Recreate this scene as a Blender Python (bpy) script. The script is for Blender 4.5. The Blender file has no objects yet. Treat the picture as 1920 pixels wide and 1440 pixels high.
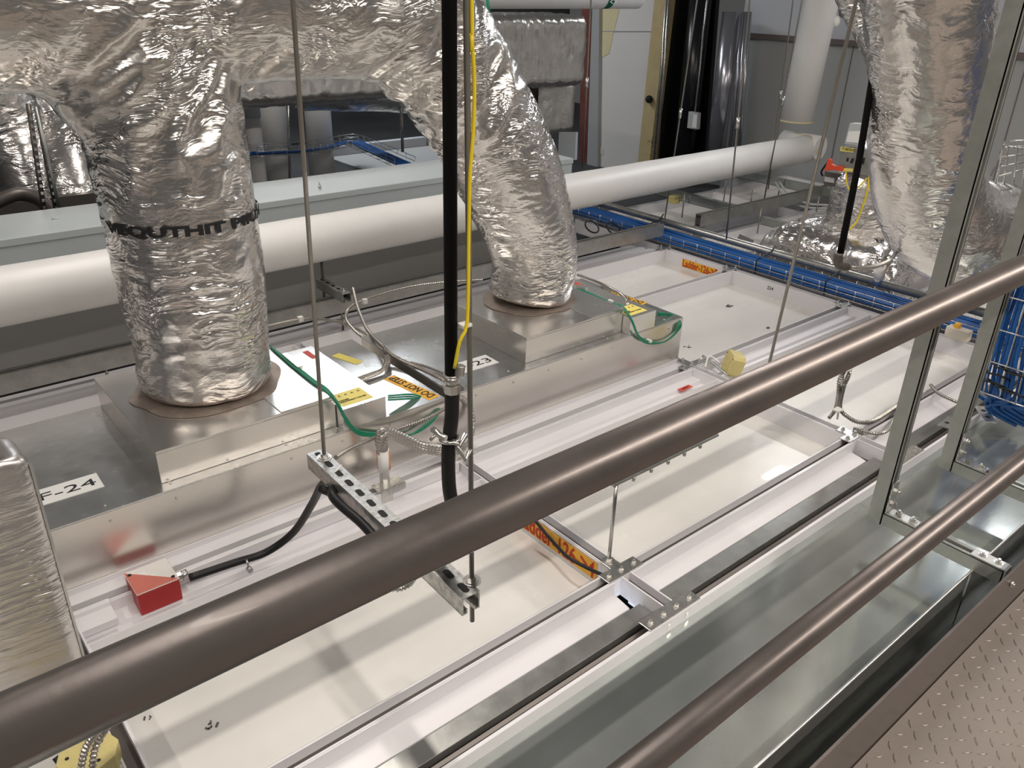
import bpy, bmesh, math, random
from mathutils import Vector, Matrix, noise
random.seed(7)
PI = math.pi
scene = bpy.context.scene
C = scene.collection

# ---------------------------------------------------------------- camera
F = 1520.7; H = 1.43
RX = Vector((0.76827395, -0.63958127, 0.02628572))     # camera right
RD = Vector((-0.26541454, -0.35564955, -0.89614091))   # camera down
RF = Vector((0.58250344, 0.6815051, -0.44299045))      # camera forward
cd = bpy.data.cameras.new('camera'); cam = bpy.data.objects.new('camera', cd); C.objects.link(cam)
cd.sensor_width = 36; cd.lens = F / 1920 * 36; cd.clip_start = .02; cd.clip_end = 60
m3 = Matrix((RX, -RD, -RF)).transposed()
cam.matrix_world = Matrix.Translation((0, 0, H)) @ m3.to_4x4()
scene.camera = cam

# ---------------------------------------------------------------- light and exposure
scene.view_settings.view_transform = 'Standard'
scene.view_settings.look = 'None'
scene.view_settings.gamma = 1
scene.view_settings.use_curve_mapping = False
scene.view_settings.exposure = 0.0
w = bpy.data.worlds.new('world'); scene.world = w; w.use_nodes = True
w.node_tree.nodes['Background'].inputs[0].default_value = (.52, .51, .50, 1)
w.node_tree.nodes['Background'].inputs[1].default_value = .13

def strip(name, loc, length, wid, power, along='X', col=(1, .93, .84), rz=0, tilt=0):
    l = bpy.data.lights.new(name, 'AREA'); l.shape = 'RECTANGLE'
    l.size = length; l.size_y = wid; l.energy = power; l.color = col
    o = bpy.data.objects.new(name, l); C.objects.link(o); o.location = loc
    o.rotation_euler = (tilt, 0, (PI/2 if along == 'Y' else 0) + rz)
    return o
strip('lamp_behind', (1.2, -1.35, 3.05), 4.5, .035, 150, 'X', (1, .91, .82))
strip('lamp_overhead', (1.3, 2.9, 3.4), 2.6, .12, 70, 'Y', (1, .93, .86))
strip('lamp_over_ducts', (3.4, 7.2, 3.2), 2.2, .45, 80, 'X', (.90, .95, 1))
strip('lamp_far_right', (6.9, 2.5, 3.0), 2.6, .35, 110, 'Y', (.95, .97, 1))
strip('lamp_far_left', (-2.4, 1.6, 3.2), 2.6, .15, 60, 'Y', (1, .93, .86))
gl = strip('lamp_in_room_below', (1.345, 1.075, -.24), .12, .10, .9, 'X', (.78, .88, 1), 0, PI)
strip('lamp_walkway', (4.6, -1.0, 3.0), 2.4, .10, 60, 'X', (1, .93, .86))

# ---------------------------------------------------------------- helpers
def ray(px, py):
    return RX * (px - 960) + RD * (py - 720) + RF * F
def at(px, py, x=None, y=None, z=None):
    d = ray(px, py)
    if x is not None: t = x / d.x
    elif y is not None: t = y / d.y
    else: t = (z - H) / d.z
    return Vector((0, 0, H)) + d * t

def reach(a, b, z=2.6):
    a, b = Vector(a), Vector(b); return a + (b - a) * ((z - a.z) / (b.z - a.z))

def tag(o, label=None, cat=None, group=None, kind=None):
    if label: o['label'] = label
    if cat: o['category'] = cat
    if group: o['group'] = group
    if kind: o['kind'] = kind
    return o
def empty(name, loc, label, cat, group=None, rz=0):
    o = bpy.data.objects.new(name, None); C.objects.link(o); o.location = loc; o.rotation_euler = (0, 0, rz)
    o.empty_display_size = .05
    return tag(o, label, cat, group)
def copy_tree(o, parent=None):
    c = o.copy(); C.objects.link(c); c.parent = parent
    for ch in list(o.children): copy_tree(ch, c)
    return c

class MB:
    def __init__(s): s.v = []; s.f = []; s.sm = []; s.uv = {}
    def add(s, vs, fs, smooth=False, uvs=None):
        b = len(s.v); s.v += [tuple(v) for v in vs]
        for k, f in enumerate(fs):
            if uvs: s.uv[len(s.f)] = uvs[k]
            s.f.append([i + b for i in f]); s.sm.append(smooth)
        return s
    def box(s, x0, x1, y0, y1, z0, z1):
        vs = [(x, y, z) for z in (z0, z1) for y in (y0, y1) for x in (x0, x1)]
        return s.add(vs, [(0, 2, 3, 1), (4, 5, 7, 6), (0, 1, 5, 4), (2, 6, 7, 3), (0, 4, 6, 2), (1, 3, 7, 5)])
    def obox(s, c, size, rot=None):
        hx, hy, hz = [k / 2 for k in size]; M = rot or Matrix.Identity(3); c = Vector(c)
        vs = [c + M @ Vector((x, y, z)) for z in (-hz, hz) for y in (-hy, hy) for x in (-hx, hx)]
        return s.add(vs, [(0, 2, 3, 1), (4, 5, 7, 6), (0, 1, 5, 4), (2, 6, 7, 3), (0, 4, 6, 2), (1, 3, 7, 5)])
    def prof(s, pts, axis, a, b):
        """closed 2-D profile extruded along axis ('X': pts are (y,z); 'Y': (x,z); 'Z': (x,y))"""
        n = len(pts)
        def P(p, t): return {'X': (t, p[0], p[1]), 'Y': (p[0], t, p[1]), 'Z': (p[0], p[1], t)}[axis]
        vs = [P(p, a) for p in pts] + [P(p, b) for p in pts]
        fs = [(i, (i + 1) % n, (i + 1) % n + n, i + n) for i in range(n)]
        fs += [tuple(range(n))[::-1], tuple(range(n, 2 * n))]
        return s.add(vs, fs)
    def cyl(s, p0, p1, r0, r1=None, n=20, caps=True, smooth=True):
        return s.tube([p0, p1], [r0, r0 if r1 is None else r1], n, caps, smooth)
    def tube(s, path, r, n=12, caps=True, smooth=True, frame=None):
        path = [Vector(p) for p in path]; N = len(path)
        R = r if isinstance(r, (list, tuple)) else [r] * N
        T = []
        for i in range(N):
            t = path[min(i + 1, N - 1)] - path[max(i - 1, 0)]; T.append(t.normalized())
        u = T[0].orthogonal().normalized() if frame is None else Vector(frame)
        vs = []; L = [0]
        for i in range(N):
            if i: L.append(L[-1] + (path[i] - path[i - 1]).length)
            u = (u - T[i] * u.dot(T[i])).normalized(); v = T[i].cross(u)
            for k in range(n):
                a = 2 * PI * k / n
                vs.append(path[i] + (u * math.cos(a) + v * math.sin(a)) * R[i])
        fs = []; uvs = []
        for i in range(N - 1):
            c0 = 2 * PI * max(R[i], .001)
            for k in range(n):
                k2 = (k + 1) % n
                fs.append((i * n + k, i * n + k2, (i + 1) * n + k2, (i + 1) * n + k))
                uvs.append([(k / n * c0, L[i]), ((k + 1) / n * c0, L[i]), ((k + 1) / n * c0, L[i + 1]), (k / n * c0, L[i + 1])])
        s.add(vs, fs, smooth, uvs)
        if caps:
            b = len(s.v) - len(vs)
            s.f.append([b + k for k in range(n)][::-1]); s.sm.append(False)
            s.f.append([b + (N - 1) * n + k for k in range(n)]); s.sm.append(False)
        return s
    def sphere(s, c, r, n=10, sz=1.0):
        vs = []; fs = []
        for i in range(n + 1):
            th = PI * i / n
            for k in range(2 * n):
                a = PI * k / n
                vs.append((c[0] + r * math.sin(th) * math.cos(a), c[1] + r * math.sin(th) * math.sin(a), c[2] + r * sz * math.cos(th)))
        for i in range(n):
            for k in range(2 * n):
                k2 = (k + 1) % (2 * n)
                fs.append((i * 2 * n + k, (i + 1) * 2 * n + k, (i + 1) * 2 * n + k2, i * 2 * n + k2))
        return s.add(vs, fs, True)
    def build(s, name, mat, parent=None, bevel=0, loc=None, seg=2):
        me = bpy.data.meshes.new(name); me.from_pydata(s.v, [], s.f)
        me.polygons.foreach_set('use_smooth', s.sm)
        uvl = me.uv_layers.new(name='uv')
        for i, p in enumerate(me.polygons):
            if i in s.uv:
                for li, q in zip(p.loop_indices, s.uv[i]): uvl.data[li].uv = q
            else:
                nn = p.normal; ax = max(range(3), key=lambda k: abs(nn[k]))
                for li in p.loop_indices:
                    c = me.vertices[me.loops[li].vertex_index].co
                    uvl.data[li].uv = (c.y, c.z) if ax == 0 else ((c.x, c.z) if ax == 1 else (c.x, c.y))
        me.materials.append(mat); me.validate()
        o = bpy.data.objects.new(name, me); C.objects.link(o)
        if parent is not None: o.parent = parent
        if loc: o.location = loc
        if bevel:
            b = o.modifiers.new('bevel', 'BEVEL'); b.width = bevel; b.segments = seg; b.limit_method = 'ANGLE'; b.angle_limit = .6
        return o

def spline(pts, n=12):
    pts = [Vector(p) for p in pts]; P = [pts[0] * 2 - pts[1]] + pts + [pts[-1] * 2 - pts[-2]]
    out = []
    for i in range(1, len(P) - 2):
        a, b, c, d = P[i - 1], P[i], P[i + 1], P[i + 2]
        for k in range(n):
            t = k / n
            out.append(.5 * ((2 * b) + (c - a) * t + (2 * a - 5 * b + 4 * c - d) * t * t + (3 * b - a - 3 * c + d) * t ** 3))
    out.append(pts[-1]); return out
def resample(path, step):
    path = [Vector(p) for p in path]; L = [0]
    for i in range(1, len(path)): L.append(L[-1] + (path[i] - path[i - 1]).length)
    n = max(2, int(L[-1] / step)); out = []; j = 0
    for k in range(n + 1):
        d = L[-1] * k / n
        while j < len(L) - 2 and L[j + 1] < d: j += 1
        t = (d - L[j]) / max(1e-9, L[j + 1] - L[j]); out.append(path[j].lerp(path[j + 1], t))
    return out

# ---------------------------------------------------------------- materials
def mat(name, col, rough=.5, metal=0, bump=0, bscale=40, var=0, vscale=6, stretch=None, coat=0, spec=.5, dirt=None):
    m = bpy.data.materials.new(name); m.use_nodes = True; nt = m.node_tree; N = nt.nodes; L = nt.links
    b = N['Principled BSDF']
    b.inputs['Base Color'].default_value = (*col, 1); b.inputs['Roughness'].default_value = rough
    b.inputs['Metallic'].default_value = metal; b.inputs['Coat Weight'].default_value = coat
    b.inputs['Specular IOR Level'].default_value = spec
    tc = N.new('ShaderNodeTexCoord'); mp = N.new('ShaderNodeMapping'); L.new(tc.outputs['Object'], mp.inputs[0])
    if stretch: mp.inputs['Scale'].default_value = stretch
    if var:
        n = N.new('ShaderNodeTexNoise'); n.inputs['Scale'].default_value = vscale; n.inputs['Detail'].default_value = 6
        n.inputs['Roughness'].default_value = .65
        L.new(mp.outputs[0], n.inputs[0])
        r = N.new('ShaderNodeMapRange'); r.inputs[1].default_value = .3; r.inputs[2].default_value = .7
        r.inputs[3].default_value = 1 - var; r.inputs[4].default_value = 1 + var
        L.new(n.outputs[0], r.inputs[0])
        mx = N.new('ShaderNodeVectorMath'); mx.operation = 'SCALE'; mx.inputs[0].default_value = col
        L.new(r.outputs[0], mx.inputs['Scale']); src = mx.outputs[0]
        if dirt:
            n2 = N.new('ShaderNodeTexNoise'); n2.inputs['Scale'].default_value = dirt[1]; n2.inputs['Detail'].default_value = 9
            n2.inputs['Roughness'].default_value = .75
            L.new(tc.outputs['Object'], n2.inputs[0])
            r2 = N.new('ShaderNodeMapRange'); r2.inputs[1].default_value = dirt[2]; r2.inputs[2].default_value = dirt[2] + .08
            L.new(n2.outputs[0], r2.inputs[0])
            mm = N.new('ShaderNodeMix'); mm.data_type = 'RGBA'
            m5 = N.new('ShaderNodeMath'); m5.operation = 'MULTIPLY'; m5.inputs[1].default_value = dirt[3]
            L.new(r2.outputs[0], m5.inputs[0]); L.new(m5.outputs[0], mm.inputs[0])
            L.new(src, mm.inputs[6]); mm.inputs[7].default_value = (*dirt[0], 1); src = mm.outputs[2]
        L.new(src, b.inputs['Base Color'])
        r3 = N.new('ShaderNodeMapRange'); r3.inputs[3].default_value = max(.03, rough * .8); r3.inputs[4].default_value = min(1, rough * 1.2)
        L.new(n.outputs[0], r3.inputs[0]); L.new(r3.outputs[0], b.inputs['Roughness'])
    if bump:
        n = N.new('ShaderNodeTexNoise'); n.inputs['Scale'].default_value = bscale; n.inputs['Detail'].default_value = 4
        L.new(mp.outputs[0], n.inputs[0]); bp = N.new('ShaderNodeBump'); bp.inputs['Strength'].default_value = bump
        bp.inputs['Distance'].default_value = .002
        L.new(n.outputs[0], bp.inputs['Height']); L.new(bp.outputs[0], b.inputs['Normal'])
    return m

def foil_mat(name, col=(.80, .77, .74), sc=(8, 8, 24), strength=1.0, rough=.19, dist=.010, uvmap=False, scrim=.05, thr=(.40, .66), centres=None):
    """crumpled aluminium facing: folded ridges of stretched noise in patches, smooth sheet between, faint diagonal scrim"""
    m = bpy.data.materials.new(name); m.use_nodes = True; nt = m.node_tree; N = nt.nodes; L = nt.links
    b = N['Principled BSDF']; b.inputs['Base Color'].default_value = (*col, 1); b.inputs['Metallic'].default_value = .94
    if uvmap:
        uv = N.new('ShaderNodeUVMap'); uv.uv_map = 'uv'; src = uv.outputs[0]
    else:
        tc = N.new('ShaderNodeTexCoord'); src = tc.outputs['Object']
    def math_(op, a, b_=None, c=None):
        n_ = N.new('ShaderNodeMath'); n_.operation = op
        for k, q in enumerate((a, b_, c)):
            if q is None: continue
            if isinstance(q, (int, float)): n_.inputs[k].default_value = q
            else: L.new(q, n_.inputs[k])
        return n_.outputs[0]
    wn = N.new('ShaderNodeTexNoise'); wn.inputs['Scale'].default_value = 6; wn.inputs['Detail'].default_value = 1; L.new(src, wn.inputs[0])
    wv = N.new('ShaderNodeVectorMath'); wv.operation = 'SCALE'; wv.inputs['Scale'].default_value = 2.2; L.new(wn.outputs['Color'], wv.inputs[0])
    mp = N.new('ShaderNodeMapping'); mp.inputs['Scale'].default_value = sc; L.new(src, mp.inputs[0])
    ad = N.new('ShaderNodeVectorMath'); L.new(mp.outputs[0], ad.inputs[0]); L.new(wv.outputs[0], ad.inputs[1])
    acc = None
    for k, (f_, wgt) in enumerate(((1.0, 1.0), (2.3, .5), (5.1, .22))):
        n = N.new('ShaderNodeTexNoise'); n.inputs['Scale'].default_value = f_; n.inputs['Detail'].default_value = 0; L.new(ad.outputs[0], n.inputs[0])
        a = math_('ABSOLUTE', math_('SUBTRACT', n.outputs[0], .5)); t_ = math_('MULTIPLY', a, wgt * -2.0)
        acc = t_ if acc is None else math_('ADD', acc, t_)
    big = N.new('ShaderNodeTexNoise'); big.inputs['Scale'].default_value = 5.5; big.inputs['Detail'].default_value = 2; L.new(src, big.inputs[0])
    rg = N.new('ShaderNodeMapRange'); rg.inputs[1].default_value = thr[0]; rg.inputs[2].default_value = thr[1]; rg.inputs[3].default_value = .12; rg.inputs[4].default_value = 1.0
    L.new(big.outputs[0], rg.inputs[0]); h = math_('MULTIPLY', acc, rg.outputs[0])
    if centres:
        dm = None
        for c_ in centres:
            vm = N.new('ShaderNodeVectorMath'); vm.operation = 'DISTANCE'; L.new(src, vm.inputs[0]); vm.inputs[1].default_value = c_
            dm = vm.outputs['Value'] if dm is None else math_('MINIMUM', dm, vm.outputs['Value'])
        cr = N.new('ShaderNodeMapRange'); cr.inputs[1].default_value = .28; cr.inputs[2].default_value = .52; cr.inputs[3].default_value = 1; cr.inputs[4].default_value = .16; L.new(dm, cr.inputs[0])
        h = math_('MULTIPLY', h, cr.outputs[0])
    fine = N.new('ShaderNodeTexNoise'); fine.inputs['Scale'].default_value = 90; fine.inputs['Detail'].default_value = 2; L.new(src, fine.inputs[0])
    h = math_('MULTIPLY_ADD', fine.outputs[0], .05, h)
    if scrim:
        sm = N.new('ShaderNodeMapping'); sm.inputs['Rotation'].default_value = (0, .55, .3) if not uvmap else (0, 0, .5); sm.inputs['Scale'].default_value = (75, 75, 75); L.new(src, sm.inputs[0])
        sx = N.new('ShaderNodeSeparateXYZ'); L.new(sm.outputs[0], sx.inputs[0])
        g = math_('MAXIMUM', math_('LESS_THAN', math_('FRACT', sx.outputs[0]), .10), math_('LESS_THAN', math_('FRACT', sx.outputs[1 if uvmap else 2]), .10))
        h = math_('MULTIPLY_ADD', g, scrim, h)
    bp = N.new('ShaderNodeBump'); bp.inputs['Strength'].default_value = strength; bp.inputs['Distance'].default_value = dist
    L.new(h, bp.inputs['Height']); L.new(bp.outputs[0], b.inputs['Normal'])
    rr = N.new('ShaderNodeMapRange'); rr.inputs[3].default_value = rough * 1.5; rr.inputs[4].default_value = rough * .8; L.new(big.outputs[0], rr.inputs[0]); L.new(rr.outputs[0], b.inputs['Roughness'])
    return m

M = {}
M['foil'] = foil_mat('foil_facing')
M['foil_smooth'] = foil_mat('foil_smooth', (.76, .73, .69), (7, 7, 12), .8, .23, .004)
M['foil_trunk'] = foil_mat('foil_trunk', (.76, .73, .69), scrim=.035, rough=.21, centres=[(.70, 2.15, 1.1), (1.62, 2.15, 1.12), (1.35, 2.15, 1.2)])
M['foil_lines'] = foil_mat('foil_lined', (.68, .65, .63), (3, 3, 62), .9, .27, .0032, thr=(.42, .62))
M['white'] = mat('white_powder_coat', (.76, .745, .765), .30, 0, coat=.1)
M['panel'] = mat('white_panel', (.73, .71, .675), .26, 0, 0, 1, .05, 3, coat=.15, dirt=((.42, .36, .30), 5, .63, .40))
M['galv'] = mat('galvanised_sheet', (.46, .49, .47), .15, .75, .03, 60, .12, 4, dirt=((.55, .57, .54), 11, .62, .5))
M['galv_dark'] = mat('galvanised_channel', (.40, .40, .38), .32, .8, .05, 80, .15, 20)
M['slot'] = mat('dark_metal_slot_shade', (.13, .115, .105), .4, .5)  # dark metal colour; also paints the shade inside rail and beam slots
M['stainless'] = mat('stainless_sheet', (.71, .68, .64), .25, .88, .02, 20, .05, 5, dirt=((.46, .40, .34), 6, .62, .35))
M['alu'] = mat('aluminium_sheet', (.68, .68, .67), .26, .9, .12, 30, .10, 12, dirt=((.85, .86, .86), 14, .56, .6))
M['alu_bright'] = mat('bright_aluminium', (.80, .79, .77), .26, .85, .02, 30, .04, 6)
M['zinc'] = mat('zinc_plated', (.62, .61, .58), .28, .9, .1, 90, .1, 30)
M['strut'] = mat('grey_strut', (.36, .37, .34), .38, .55, .08, 80, .1, 25)
M['strut_galv'] = mat('mottled_galvanised_strut', (.52, .52, .50), .34, .85, .25, 130, .35, 70)
M['rail'] = mat('brown_steel_pipe', (.175, .152, .142), .34, .6, .05, 90, .12, 9, dirt=((.40, .365, .34), 24, .66, .45), coat=.05)
M['rodsteel'] = mat('dull_threaded_steel', (.33, .31, .27), .38, .8, 0, 1, .06, 30)
M['conduit'] = mat('ribbed_steel_conduit', (.40, .375, .345), .34, .85)
M['hole'] = mat('dark_hole', (.012, .012, .012), .8)
M['pvc'] = mat('white_pipe_jacket', (.80, .79, .77), .42, 0, .35, 14, .03, 5)
M['black'] = mat('black_pipe', (.005, .005, .005), .6, 0, 0, 1, .2, 20, spec=.12)
M['rubber'] = mat('black_rubber', (.008, .008, .009), .42, spec=.4)
M['green'] = mat('green_wire', (.01, .22, .12), .35)
M['yellow_wire'] = mat('yellow_wire', (.80, .60, .02), .4)
M['blue'] = mat('blue_cable', (.016, .115, .38), .42)
M['red'] = mat('red_paint', (.42, .035, .035), .42, 0, .05, 60, .12, 9)
M['red_light'] = mat('light_red_paint', (.60, .17, .13), .45, 0, 0, 1, .06, 9)
M['redlabel'] = mat('red_label', (.62, .07, .04), .5)
M['boxyellow'] = mat('yellow_box_paint', (.62, .53, .22), .45, 0, .1, 60, .12, 14)
M['orange'] = mat('orange_label', (.86, .45, .03), .5, 0, 0, 1, .03, 8)
M['yellow'] = mat('yellow_label', (.85, .72, .18), .5)
M['orange2'] = mat('orange_tape', (.80, .25, .06), .5)
M['ink'] = mat('black_ink', (.012, .012, .014), .6)
M['redink'] = mat('red_ink', (.50, .03, .01), .6)
M['paper'] = mat('white_label', (.86, .86, .84), .5)
M['nylon'] = mat('nylon_tie', (.75, .74, .70), .45)
M['cab'] = mat('grey_cabinet_paint', (.44, .48, .49), .40, 0, .02, 60, .04, 3, dirt=((.62, .62, .56), 9, .70, .5))
M['cabface'] = mat('grey_brown_cabinet_face', (.24, .235, .225), .42, .1, 0, 1, .05, 2)
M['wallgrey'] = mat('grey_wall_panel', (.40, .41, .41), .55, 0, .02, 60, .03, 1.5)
M['wallup'] = mat('pale_wall_panel', (.58, .60, .64), .5)
M['trimbrown'] = mat('brown_trim', (.16, .13, .12), .5)
M['cream'] = mat('cream_board', (.74, .72, .69), .6, 0, 0, 1, .03, 2)
M['creamyellow'] = mat('yellowed_board', (.72, .64, .40), .6, 0, 0, 1, .08, 2)
M['rust'] = mat('yellowed_rusty_steel', (.56, .45, .24), .6, 0, .1, 30, .12, 5, dirt=((.10, .06, .03), 5, .58, .9))
M['redsteel'] = mat('red_oxide_steel', (.16, .05, .04), .6, 0, .1, 30, .3, 6)
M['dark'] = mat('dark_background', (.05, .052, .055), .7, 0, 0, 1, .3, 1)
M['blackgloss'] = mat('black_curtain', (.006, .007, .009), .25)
M['silverstack'] = mat('silver_stack', (.42, .42, .46), .22, .8)
M['floorm'] = mat('brown_checker_plate', (.25, .215, .19), .5, .25, 0, 1, .07, 4)
M['braid'] = mat('braided_steel', (.44, .42, .395), .34, .85)
M['drift'] = mat('old_duct_base_sealant', (.33, .27, .23), .55, .4, .4, 60, .25, 25)
M['device'] = mat('grey_device_case', (.50, .52, .52), .45)
M['redhandle'] = mat('red_handle', (.75, .08, .03), .4)
M['greensign'] = mat('green_band', (.01, .14, .08), .5)
M['wood'] = mat('pale_block', (.72, .66, .56), .6)

def text_mesh(s, size, mt, origin, xdir, updir, parent, name='lettering', width=None, lift=.0006, bold=0, align='LEFT', bend=None):
    cu = bpy.data.curves.new(name, 'FONT'); cu.body = s; cu.size = size; cu.extrude = .0004; cu.offset = bold
    cu.align_x = align; cu.resolution_u = 3
    t = bpy.data.objects.new(name + '_src', cu); C.objects.link(t)
    bpy.context.view_layer.update()
    dg = bpy.context.evaluated_depsgraph_get(); me = bpy.data.meshes.new_from_object(t.evaluated_get(dg))
    bpy.data.objects.remove(t); me.name = name
    xs = [v.co.x for v in me.vertices]; wd = max(xs) - min(xs); k = (width / wd) if width else 1
    xd = Vector(xdir).normalized(); ud = Vector(updir); ud = (ud - xd * ud.dot(xd)).normalized(); nd = xd.cross(ud)
    for v in me.vertices:
        c = v.co.copy(); c.x *= k
        v.co = bend(c) if bend else Vector(origin) + xd * c.x + ud * c.y + nd * (c.z + lift)
    me.materials.clear(); me.materials.append(mt)
    o = bpy.data.objects.new(name, me); C.objects.link(o)
    if parent is not None: o.parent = parent
    return o

def decal(parent, name, mt, o, xd, ud, w_, h_, th=.0008, label=None):
    o = Vector(o); xd = Vector(xd).normalized(); ud = Vector(ud); ud = (ud - xd * ud.dot(xd)).normalized(); nd = xd.cross(ud)
    r = Matrix((xd, ud, nd)).transposed()
    ob = MB().obox(o + xd * w_ / 2 + ud * h_ / 2 + nd * th / 2, (w_, h_, th), r).build(name, mt, parent)
    if label: ob['label'] = label
    return ob

def parent_world(child, parent):
    """vertices of child were written in world space; parent sits at parent.location, unrotated"""
    child.parent = parent; child.location = -Vector(parent.location)
class Thing:
    """an Empty at the thing's base; parts are written in world coordinates and parented to it"""
    def __init__(s, name, base, label, cat, group=None):
        s.e = empty(name, base, label, cat, group); s.b = Vector(base)
    def part(s, mb, name, mt, bevel=0, label=None, sub=None, seg=2):
        o = mb.build(name, mt, None, bevel, seg=seg)
        if sub is None: o.parent = s.e; o.location = -s.b
        else: o.parent = sub
        if label: o['label'] = label
        return o
    def own(s, o, sub=None):
        if sub is None: o.parent = s.e; o.location = -s.b
        else: o.parent = sub; o.location = (0, 0, 0)
        return o

# ================================================================ the setting
# walkway plate with raised diamonds
def struct(mb, name, mt, bevel=0): return tag(mb.build(name, mt, None, bevel), kind='structure')
fl = MB().box(-2.5, 7.5, -2.6, .400, -.02, .03)
for i in range(-6, 46):
    for j in range(0, 26):
        x = .55 + i * .044 + (j % 2) * .022; y = .38 - j * .022
        if x < .5 or x > 2.9 or y < -.1: continue
        a = .62 if (i + j) % 2 else -.62
        ca, sa = math.cos(a), math.sin(a); L_, W_ = .0135, .0036
        vs = [(x + ca * L_, y + sa * L_, .0302), (x - sa * W_, y + ca * W_, .0302), (x - ca * L_, y - sa * L_, .0302), (x + sa * W_, y - ca * W_, .0302),
              (x + ca * L_ * .55, y + sa * L_ * .55, .0322), (x - ca * L_ * .55, y - sa * L_ * .55, .0322)]
        fl.add(vs, [(0, 1, 4), (1, 2, 5, 4), (2, 3, 5), (3, 0, 4, 5)])
struct(fl, 'floor', M['floorm'])
# far wall and the dark hall on the left
XW = 6.45
struct(MB().box(XW, XW + .1, 0.2, 4.62, -.3, 1.06), 'wall_right', M['wallgrey'])
struct(MB().box(XW, XW + .1, 0.2, 4.62, 1.10, 2.4), 'wall_right_upper', M['wallup'])
struct(MB().box(XW - .03, XW + .1, 1.2, 4.62, 1.06, 1.10), 'trim_1', M['trimbrown'])
struct(MB().box(XW - .004, XW, 2.28, 2.286, -.3, 1.06).box(XW - .004, XW, 3.55, 3.556, -.3, 1.06), 'trim_2', M['trimbrown'])
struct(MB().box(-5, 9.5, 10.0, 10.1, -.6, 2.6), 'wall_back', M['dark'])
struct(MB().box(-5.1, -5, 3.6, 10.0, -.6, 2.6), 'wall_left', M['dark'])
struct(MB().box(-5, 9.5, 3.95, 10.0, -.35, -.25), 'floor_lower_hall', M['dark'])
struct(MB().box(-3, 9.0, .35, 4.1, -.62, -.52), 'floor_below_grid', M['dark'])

# ================================================================ guard rail
r = Thing('guard_rail', (1.5, .40, 0.03), 'brown steel pipe guard rail with two rails running along the walkway edge', 'guard rail')
xs = [(-.9 + i * .1) for i in range(0, 75)]
r.part(MB().cyl((-.9, .395, 1.070), (6.4, .395, 1.070), .0212, n=40), 'top_rail', M['rail'])
r.part(MB().cyl((.2, .407, .583), (6.4, .407, .583), .0212, n=40), 'mid_rail', M['rail'])
for px in (-.6, 5.6): r.part(MB().cyl((px, .40, .03), (px, .40, 1.062), .0212, n=24), 'post', M['rail'])
t = Thing('toe_board', (1.5, .41, 0.0), 'brown steel toe board along the edge of the checker plate walkway', 'toe board')
t.part(MB().prof([(.402, .02), (.402, .172), (.408, .176), (.4085, .02)], 'X', .3, 6.4), 'kick_plate', M['rail'], .001)
for bx in (1.98, 3.2, .75):
    t.part(MB().cyl((bx, .4025, .135), (bx, .396, .135), .008, n=8).cyl((bx, .397, .135), (bx, .392, .135), .004, n=8), 'bolt', M['zinc'])
t.part(MB().box(.3, 6.4, .4095, .43, -.12, .02), 'angle_leg', M['slot'])

# ================================================================ galvanised trough between rail and grid
g = Thing('galvanised_trough', (1.5, .7, -.08), 'long galvanised sheet trough between the walkway and the white ceiling grid', 'trough')
g.part(MB().box(-1.6, 2.27, .515, .930, -.040, -.0365), 'trough_sheet', M['galv'])
g.part(MB().box(2.275, 6.2, .515, .930, -.043, -.039), 'trough_sheet', M['galv'])
g.part(MB().prof([(.512, -.11), (.512, .052), (.5145, .054), (.517, .052), (.517, -.11)], 'X', -1.6, 2.06).prof([(.512, -.11), (.512, .052), (.5145, .054), (.517, .052), (.517, -.11)], 'X', 2.075, 6.2), 'flange', M['galv_dark'])
g.part(MB().cyl((-1.6, .5145, .053), (6.2, .5145, .053), .0038, n=8), 'painted_edge_glint', M['alu_bright'])  # bright strip paints the light caught along the flange edge
g.part(MB().box(-1.6, 6.2, .448, .512, -.112, -.108).prof([(.470, -.11), (.472, -.070), (.478, -.070), (.480, -.11)], 'X', -1.6, 6.2), 'flange_foot', M['galv'])

# ================================================================ ceiling grid
TX = [-1.056, .164, 1.384, 2.604, 3.838]                    # cross channels (along Y)
TY = [.946, 1.136, 1.880, 2.585, 3.085]                     # main channels (along X)
W2 = .019
def channel_x(x0, x1, y, h=.06):
    a = MB().prof([(y - W2, -h), (y - W2, 0), (y - W2 + .0045, 0), (y - W2 + .0045, -h)], 'X', x0, x1)
    a.prof([(y + W2 - .0045, -h), (y + W2 - .0045, 0), (y + W2, 0), (y + W2, -h)], 'X', x0, x1)
    b = MB().prof([(y - W2 + .005, -h), (y - W2 + .005, -.026), (y + W2 - .005, -.026), (y + W2 - .005, -h)], 'X', x0, x1)
    return a, b
def channel_y(y0, y1, x, h=.06):
    a = MB().prof([(x - W2, -h), (x - W2, 0), (x - W2 + .0045, 0), (x - W2 + .0045, -h)], 'Y', y0, y1)
    a.prof([(x + W2 - .0045, -h), (x + W2 - .0045, 0), (x + W2, 0), (x + W2, -h)], 'Y', y0, y1)
    b = MB().prof([(x - W2 + .005, -h), (x - W2 + .005, -.026), (x + W2 - .005, -.026), (x + W2 - .005, -h)], 'Y', y0, y1)
    return a, b
def grid_rail(ab, base, label, group):
    t = Thing('grid_rail', base, label, 'ceiling grid rail', group)
    t.part(ab[0], 'white_wall', M['white']); t.part(ab[1], 'shaded_slot_floor', M['slot'])  # dark floor colour stands for threaded metal and the shade in the slot
names_y = ['closest to the guard rail, beside the trough', 'second from the guard rail, along the front of the white panels',
           'along the front of the fan filter units', 'along the back of the fan filter units', 'farthest back, under the galvanised beam']
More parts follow.
